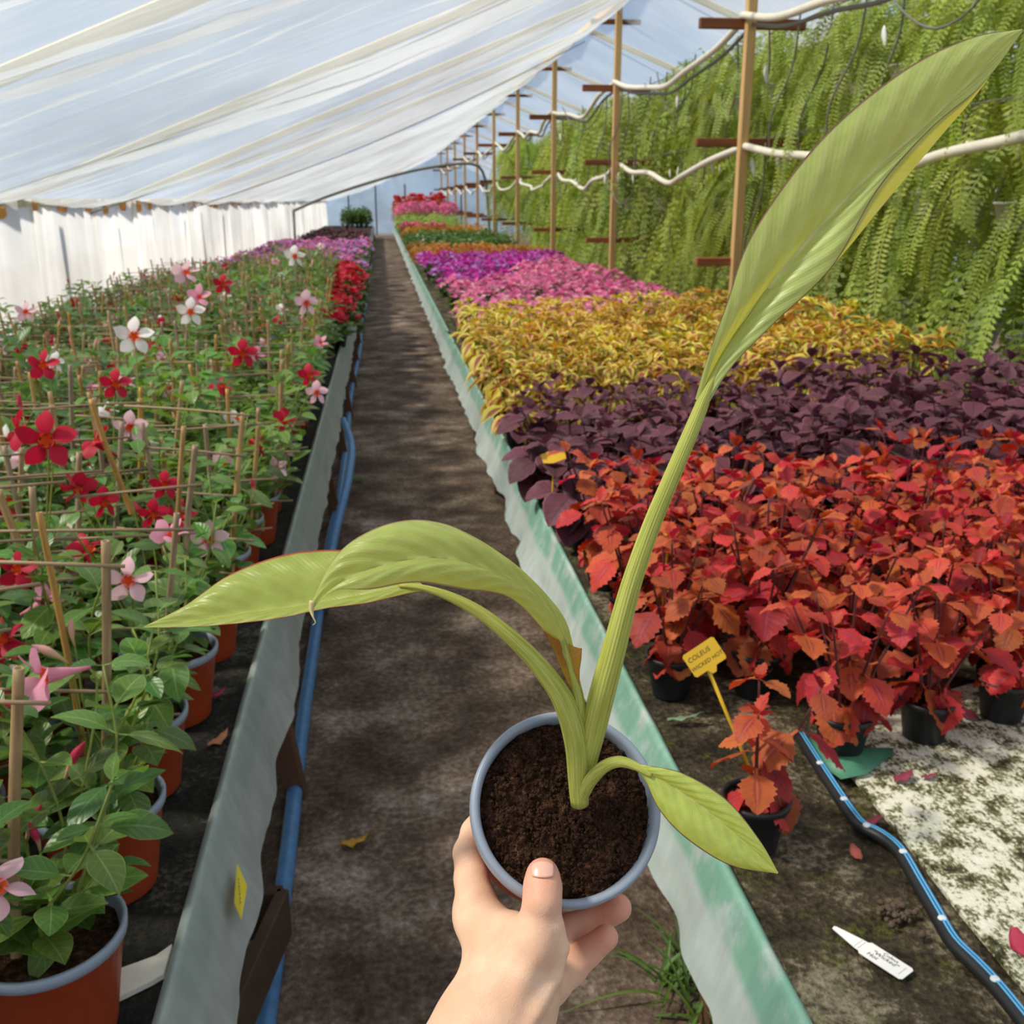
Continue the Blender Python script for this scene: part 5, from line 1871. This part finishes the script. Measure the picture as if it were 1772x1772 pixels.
# pale concrete patch showing on the mandevilla bench
quad = [pt(190, 1735), pt(190, 1684), pt(270, 1655), pt(338, 1632), pt(330, 1668), pt(322, 1684), pt(262, 1700)]
quad = [Vector((min(p.x, LX1-0.012), p.y, 0)) for p in quad]
V = [(p.x, p.y, z) for z in (BENCH_Z-0.002, BENCH_Z+0.006) for p in quad]; n = len(quad)
g = Geo(); g.add(V, [tuple(range(n, 2*n)), tuple(range(n-1, -1, -1))]+[(i, (i+1) % n, n+(i+1) % n, n+i) for i in range(n)])
tag(link('white_board', g.mesh('white_board', plain_mat('pale board', lin(222, 216, 200), 0.7, 0.15, 40, 0.3), False)), 'small bare cream board showing between mat pieces by the pots', 'board')

# drip tape: black flat hose with blue stripes and emitters
tape = thing('drip_tape', 'black drip tape with blue stripes running across the mossy mat', 'hose', pt(1600, 1560))
TI = tape.matrix_basis.inverted()
path = [(1385, 1275), (1420, 1330), (1470, 1405), (1494, 1433), (1520, 1445), (1556, 1474), (1590, 1530), (1622, 1585), (1650, 1632), (1690, 1672), (1730, 1715), (1790, 1790), (1850, 1870)]
C = catmull([tuple(on_z(u, v, BENCH_Z+0.013)) for u, v in path], 60)
g = Geo(); gb = Geo(); gb2 = Geo()
def ribbon(C, w, off, lift):
    V = []; n = len(C)
    for i in range(n):
        a_ = Vector(C[max(i-1, 0)]); b_ = Vector(C[min(i+1, n-1)])
        s_ = (b_-a_).cross(Vector((0, 0, 1))).normalized()
        p = Vector(C[i])+s_*off
        V += [p-s_*w+Vector((0, 0, lift)), p+s_*w+Vector((0, 0, lift))]
    return [TI @ v for v in V], [(2*i, 2*i+1, 2*i+3, 2*i+2) for i in range(n-1)]
V, Fc, U = tube([TI @ Vector(p) for p in C], 0.0125, 12, flat=0.85)
g.add(V, Fc, U)
link('tape_body', g.mesh('tape_body', MAT['black']), tape)
blue = plain_mat('blue stripe', lin(92, 172, 222), 0.45, 0.05, 20)
for off in (-0.0044, 0.0012):
    gg = Geo(); V, Fc = ribbon(C, 0.0017, off, 0.0112 if off < -0.003 else 0.0114); gg.add(V, Fc)
    o = link('stripe', gg.mesh('stripe', blue), tape); o.modifiers.new('th', 'SOLIDIFY').thickness = 0.0012
ge = Geo(); ge.add(*lathe([(0.0, 0.0016), (0.004, 0.0016), (0.0065, 0.0004), (0.007, -0.0015)], 12))
em = ge.mesh('emitter', plain_mat('emitter', lin(214, 220, 222), 0.4, 0.2, 200))
for u, v in ((1454, 1379), (1497, 1437), (1552, 1474), (1622, 1585), (1703, 1692), (1416, 1316)):
    p = on_z(u, v, BENCH_Z+0.0235)
    q_ = min(C, key=lambda c_: (c_[0]-p.x)**2+(c_[1]-p.y)**2); p = Vector((q_[0], q_[1], BENCH_Z+0.0235))
    link('emitter', em, tape, TI @ Matrix.Translation(p))


# lettering as meshes
def text_mesh(s, size, mat):
    cu = bpy.data.curves.new('txt', 'FONT'); cu.body = s; cu.size = size; cu.align_x = 'CENTER'; cu.align_y = 'CENTER'; cu.resolution_u = 3; cu.shear = 0.15
    ob = bpy.data.objects.new('txt', cu); COL.objects.link(ob)
    bpy.context.view_layer.update()
    m = bpy.data.meshes.new_from_object(ob.evaluated_get(bpy.context.evaluated_depsgraph_get()))
    bpy.data.objects.remove(ob); bpy.data.curves.remove(cu)
    m.materials.clear(); m.materials.append(mat)
    m.name = 'writing'
    return m


INK = plain_mat('ink', lin(30, 28, 30), 0.6, 0.1, 20)
INK_PALE = plain_mat('faded ink', lin(150, 150, 152), 0.6, 0.1, 20)


def label_plate(outline2d, th, mat, name):
    n = len(outline2d)
    V = [(x, y, 0) for x, y in outline2d]+[(x, y, th) for x, y in outline2d]
    g = Geo(); g.add(V, [tuple(range(n-1, -1, -1)), tuple(range(n, 2*n))]+[(i, (i+1) % n, n+(i+1) % n, n+i) for i in range(n)])
    return g.mesh(name, mat, False)


white_pl = plain_mat('white label plastic', lin(244, 243, 236), 0.4, 0.05, 20)
A_ = on_z(1441, 1605, BENCH_Z+0.006); B_ = on_z(1571, 1688, BENCH_Z+0.006)
dirv = (B_-A_); LT = dirv.length; ang = math.atan2(dirv.y, dirv.x)
wl_ = 0.0165
lt = thing('plant_label', 'white pointed plant label with handwriting lying on the mat', 'label', A_, ang)
ol = [(0.0, 0.003), (0.0015, -0.003), (LT*0.36, -wl_*0.72), (LT*0.42, -wl_*0.75), (LT*0.45, -wl_), (LT*0.97, -wl_), (LT, -wl_*0.8), (LT, wl_*0.8), (LT*0.97, wl_), (LT*0.45, wl_), (LT*0.42, wl_*0.75), (LT*0.36, wl_*0.72), (0.003, 0.005)]
link('label_body', label_plate(ol, 0.0012, white_pl, 'label_body'), lt)
for s, x, y, sz, m in (('Coleus', 0.73, 0.62, 0.0085, INK), ('"Wicked"', 0.70, 0.12, 0.0105, INK), ('Hot', 0.58, -0.42, 0.0105, INK)):
    link('writing', text_mesh(s, sz, m), lt, Matrix.Translation((LT*x, wl_*y, 0.0016)))
for x in (0.355, 0.40, 0.93):
    g = Geo(); g.add(*box(LT*x-0.0003, LT*x+0.0003, -wl_*0.6, wl_*0.6, 0.0012, 0.0015))
    link('printed_line', g.mesh('printed_line', INK_PALE, False), lt)

# yellow stake label in the small coleus
yl = plain_mat('yellow plastic', lin(228, 184, 44), 0.4, 0.06, 20)
base = on_z(1312, 1366, BENCH_Z+0.085)
topd = on_y(1222, 1150, base.y+0.03)
stk = thing('stake_label', 'yellow stake label with handwriting stuck in the small coleus pot', 'label', base)
SI = stk.matrix_basis.inverted()
g = Geo(); g.add(*tube([SI @ (base-Vector((0, 0, 0.03))), SI @ base, SI @ base.lerp(topd, 0.5), SI @ topd], [0.0024, 0.003, 0.003, 0.0036], 6))
link('stake', g.mesh('stake', yl), stk)
e1 = (on_y(1222+70, 1150-45, topd.y)-topd).normalized(); nrm = -FWD
e2 = nrm.cross(e1).normalized(); e1 = e2.cross(nrm).normalized()
w2, h2 = 0.031, 0.0215
ctr = topd+e2*0.013+e1*0.004+nrm*0.004
MPl = Matrix(((e1.x, e2.x, nrm.x, ctr.x), (e1.y, e2.y, nrm.y, ctr.y), (e1.z, e2.z, nrm.z, ctr.z), (0, 0, 0, 1)))
ol = [(-w2, -h2+0.003), (-w2+0.003, -h2), (-0.008, -h2), (-0.003, -h2-0.009), (0.004, -h2-0.009), (0.010, -h2), (w2-0.003, -h2), (w2, -h2+0.003), (w2, h2-0.003), (w2-0.003, h2), (-w2+0.003, h2), (-w2, h2-0.003)]
pl = link('plate', label_plate(ol, 0.0012, yl, 'plate'), stk, SI @ MPl)
for s, x, y, sz in (('COLEUS', -0.006, 0.008, 0.0115), ('WICKED HOT', 0.0, -0.008, 0.0095)):
    link('writing', text_mesh(s, sz, INK), pl, Matrix.Translation((x, y, 0.0015)))

# two yellow labels inside the blocks
for u, v, y, lab, rot in ((958, 790, 3.0, 'yellow label standing among the purple coleus leaves', 0.35), (1156, 935, 2.25, 'yellow label tip poking out of the red coleus block', -0.5)):
    p = on_y(u, v, y)
    s_ = thing('stake_label', lab, 'label', p)
    ww, hh = (0.036, 0.020) if u < 1000 else (0.016, 0.014)
    q = (Matrix(((RIGHT.x, UP.x, -FWD.x, 0), (RIGHT.y, UP.y, -FWD.y, 0), (RIGHT.z, UP.z, -FWD.z, 0), (0, 0, 0, 1))) @ Matrix.Rotation(rot, 4, 'Z') @ Matrix.Rotation(-0.3, 4, 'X'))
    link('plate', label_plate([(-ww, -hh), (ww, -hh), (ww, hh), (-ww, hh)], 0.0012, yl, 'plate'), s_, q)
    g = Geo(); g.add(*tube([(0, 0, -hh*0.6), (0, 0.02, BENCH_Z+0.08-p.z)], 0.003, 6))
    link('stake', g.mesh('stake', yl), s_)

# yellow sticker on the grey sheet
p0 = on_z(393, 1555, 0.43)
st_ = [on_z(388, 1508, 0.45), on_z(405, 1545, 0.42), on_z(394, 1604, 0.42), on_z(382, 1575, 0.45)]
cen = sum(st_, Vector())/4
g = Geo()
off = Vector((0.022, 0, 0.012))
V = [p-cen for p in st_]
g.add([v for v in V], [(0, 1, 2, 3)])
o = link('sticker', g.mesh('sticker', plain_mat('sticker yellow', lin(226, 206, 56), 0.5, 0.08, 30), False), None, Matrix.Translation(cen+off))
o.modifiers.new('th', 'SOLIDIFY').thickness = 0.001
tag(o, 'yellow paper sticker with scribbled marks on the grey plastic sheet', 'sticker')
for k, f in enumerate((0.35, 0.5, 0.65)):
    a_ = V[0].lerp(V[2], f-0.08); b_ = V[0].lerp(V[2], f+0.08)
    nn = Vector((0.0, 0, 0)) + (CAM-cen).normalized()*0.0022
    g = Geo(); pts = [a_.lerp(b_, s)+(V[1]-V[3])*0.12*math.sin(s*14+k)+nn for s in np.linspace(0, 1, 10)]
    g.add(*tube(pts, 0.0008, 4))
    link('scribble', g.mesh('scribble', INK), o)


# fallen petals and leaves
def fallen(name, u, v, z, L, W, rot, mat, label, cat='petal', curl=0.5):
    p = on_z(u, v, z+0.004)
    g = Geo(); g.add(*leaf_geo(L, W, ovate(0.5, 0.7), 8, 2, 0, 0.35, -0.12, curl, 0, 0.2, 0.7, 3))
    o = link(name, g.mesh(name, mat), None, Matrix.Translation(p+Vector((0, 0, 0.003))) @ Matrix.Rotation(rot, 4, 'Z') @ Matrix.Translation((0, -L/2, 0)))
    o.modifiers.new('th', 'SOLIDIFY').thickness = 0.0008
    return tag(o, label, cat)


pm = plain_mat('fallen purple petal', lin(150, 66, 84), 0.6, 0.3, 60, transl=0.2)
fallen('fallen_petal', 1562, 1348, BENCH_Z+0.008, 0.045, 0.017, -1.2, pm, 'broad purple-pink fallen leaf on the white board', 'petal')
fallen('fallen_petal', 1608, 1346, BENCH_Z+0.008, 0.032, 0.010, -1.6, pm, 'small pink fallen leaf beside the broad purple-pink one')
fallen('fallen_petal', 1510, 1424, BENCH_Z+0.004, 0.040, 0.012, -1.3, pm, 'dull purple fallen leaf beside the drip tape bend')
fallen('fallen_petal', 1481, 1480, BENCH_Z, 0.034, 0.009, 0.1, plain_mat('faded red petal', lin(168, 84, 70), 0.6, 0.3, 60), 'narrow faded red fallen leaf on the dark mat')
fallen('fallen_petal', 1768, 1640, BENCH_Z+0.008, 0.05, 0.016, 0.1, plain_mat('crimson petal', lin(178, 44, 74), 0.6, 0.25, 60), 'crimson fallen leaf on the white board by its mossy corner')
fallen('fallen_petal', 1678, 1240, BENCH_Z+0.008, 0.035, 0.014, 0.8, pm, 'dark fallen leaf near the pot on the white board')
wt_ = plain_mat('withered petal', lin(196, 130, 92), 0.6, 0.3, 60, transl=0.15)
fallen('withered_flower', 378, 1282, BENCH_Z, 0.055, 0.016, -0.7, wt_, 'withered orange-brown flower lying on the mat by the pots', 'flower', 0.9)
fallen('fallen_petal', 378, 1203, BENCH_Z, 0.045, 0.012, -0.8, plain_mat('magenta petal', lin(176, 40, 84), 0.6, 0.25, 60), 'magenta fallen petal lying beside a terracotta pot')
fallen('fallen_leaf', 616, 1460, 0.006, 0.075, 0.026, -1.5, plain_mat('yellow leaf', lin(196, 142, 44), 0.6, 0.3, 40), 'yellow-brown dead leaf lying on the path', 'leaf')

# scrap of green sheet and a pale green leaf under the coleus
g = Geo()
sc_ = [on_z(u, v, BENCH_Z+0.01) for u, v in ((1375, 1262), (1440, 1300), (1560, 1290), (1500, 1345), (1455, 1352), (1400, 1305))]
P0 = sum(sc_, Vector())/6
g.add([p-P0+Vector((0, 0, 0.008*math.sin(i*2.3))) for i, p in enumerate(sc_)]+[(0, 0, 0.012)], [(i, (i+1) % 6, 6) for i in range(6)])
o = link('green_sheet_scrap', g.mesh('green_sheet_scrap', plain_mat('green film', lin(86, 150, 118), 0.45, 0.25, 40, transl=0.2)), None, Matrix.Translation(P0+Vector((0, 0, 0.002))))
o.modifiers.new('th', 'SOLIDIFY').thickness = 0.001
tag(o, 'crumpled scrap of green film between the coleus pots', 'plastic sheet')
fallen('fallen_leaf', 1186, 1248, BENCH_Z+0.004, 0.075, 0.015, -1.75, plain_mat('grey green leaf', lin(112, 140, 106), 0.6, 0.3, 60), 'grey-green fallen leaf on the mat under the red coleus', 'leaf', 0.4)
# clod of dirt
g = Geo()
rs = random.Random(3)
for k in range(40):
    s = rs.uniform(0.003, 0.008)
    V, Fc, U = lathe([(0.0, -s), (s*0.8, -s*0.5), (s, 0.1*s), (s*0.6, s*0.8), (0.0, s)], 7)
    g.add([(x*rs.uniform(.7, 1.2), y*rs.uniform(.7, 1.2), z*rs.uniform(.6, 1)) for x, y, z in V], Fc, U, 0, M_at((rs.gauss(0, 0.012), rs.gauss(0, 0.018), rs.uniform(0.0, 0.008)), rs.uniform(0, 3), rs.uniform(0, 3)))
tag(link('dirt_clod', g.mesh('dirt_clod', plain_mat('clod', lin(92, 78, 66), 0.95, 0.4, 150, 0.1)), None, Matrix.Translation(on_z(1550, 1582, BENCH_Z+0.006))), 'crumbly clod of dirt beside the drip tape', 'dirt')

# tufts of grass at the foot of the coleus bench
for u, v, n_, lab in ((1170, 1700, 26, 'tuft of green grass at the foot of the aqua sheet'), (1200, 1760, 22, 'low weedy tuft beside the grass under the aqua sheet'), (618, 834, 14, 'small weed growing beside the blue pipe')):
    p = on_z(u, v, 0.0); rs = random.Random(u)
    tf = thing('grass_tuft', lab, 'grass', p)
    for k in range(n_):
        L = rs.uniform(0.09, 0.22) if u > 1000 else rs.uniform(0.04, 0.09)
        me = leaf_mesh('blade', MAT['grass'], L, 0.0045, lambda q: 1-0.85*q*q, 7, 1, 0, 0.4, rs.uniform(0.3, 1.0), 0, 0, 0, 0.2, k)
        link('blade', me, tf, M_at((rs.gauss(0, .02), rs.gauss(0, .03), 0), rs.uniform(0.5, 1.2), rs.uniform(0, 6.28)))
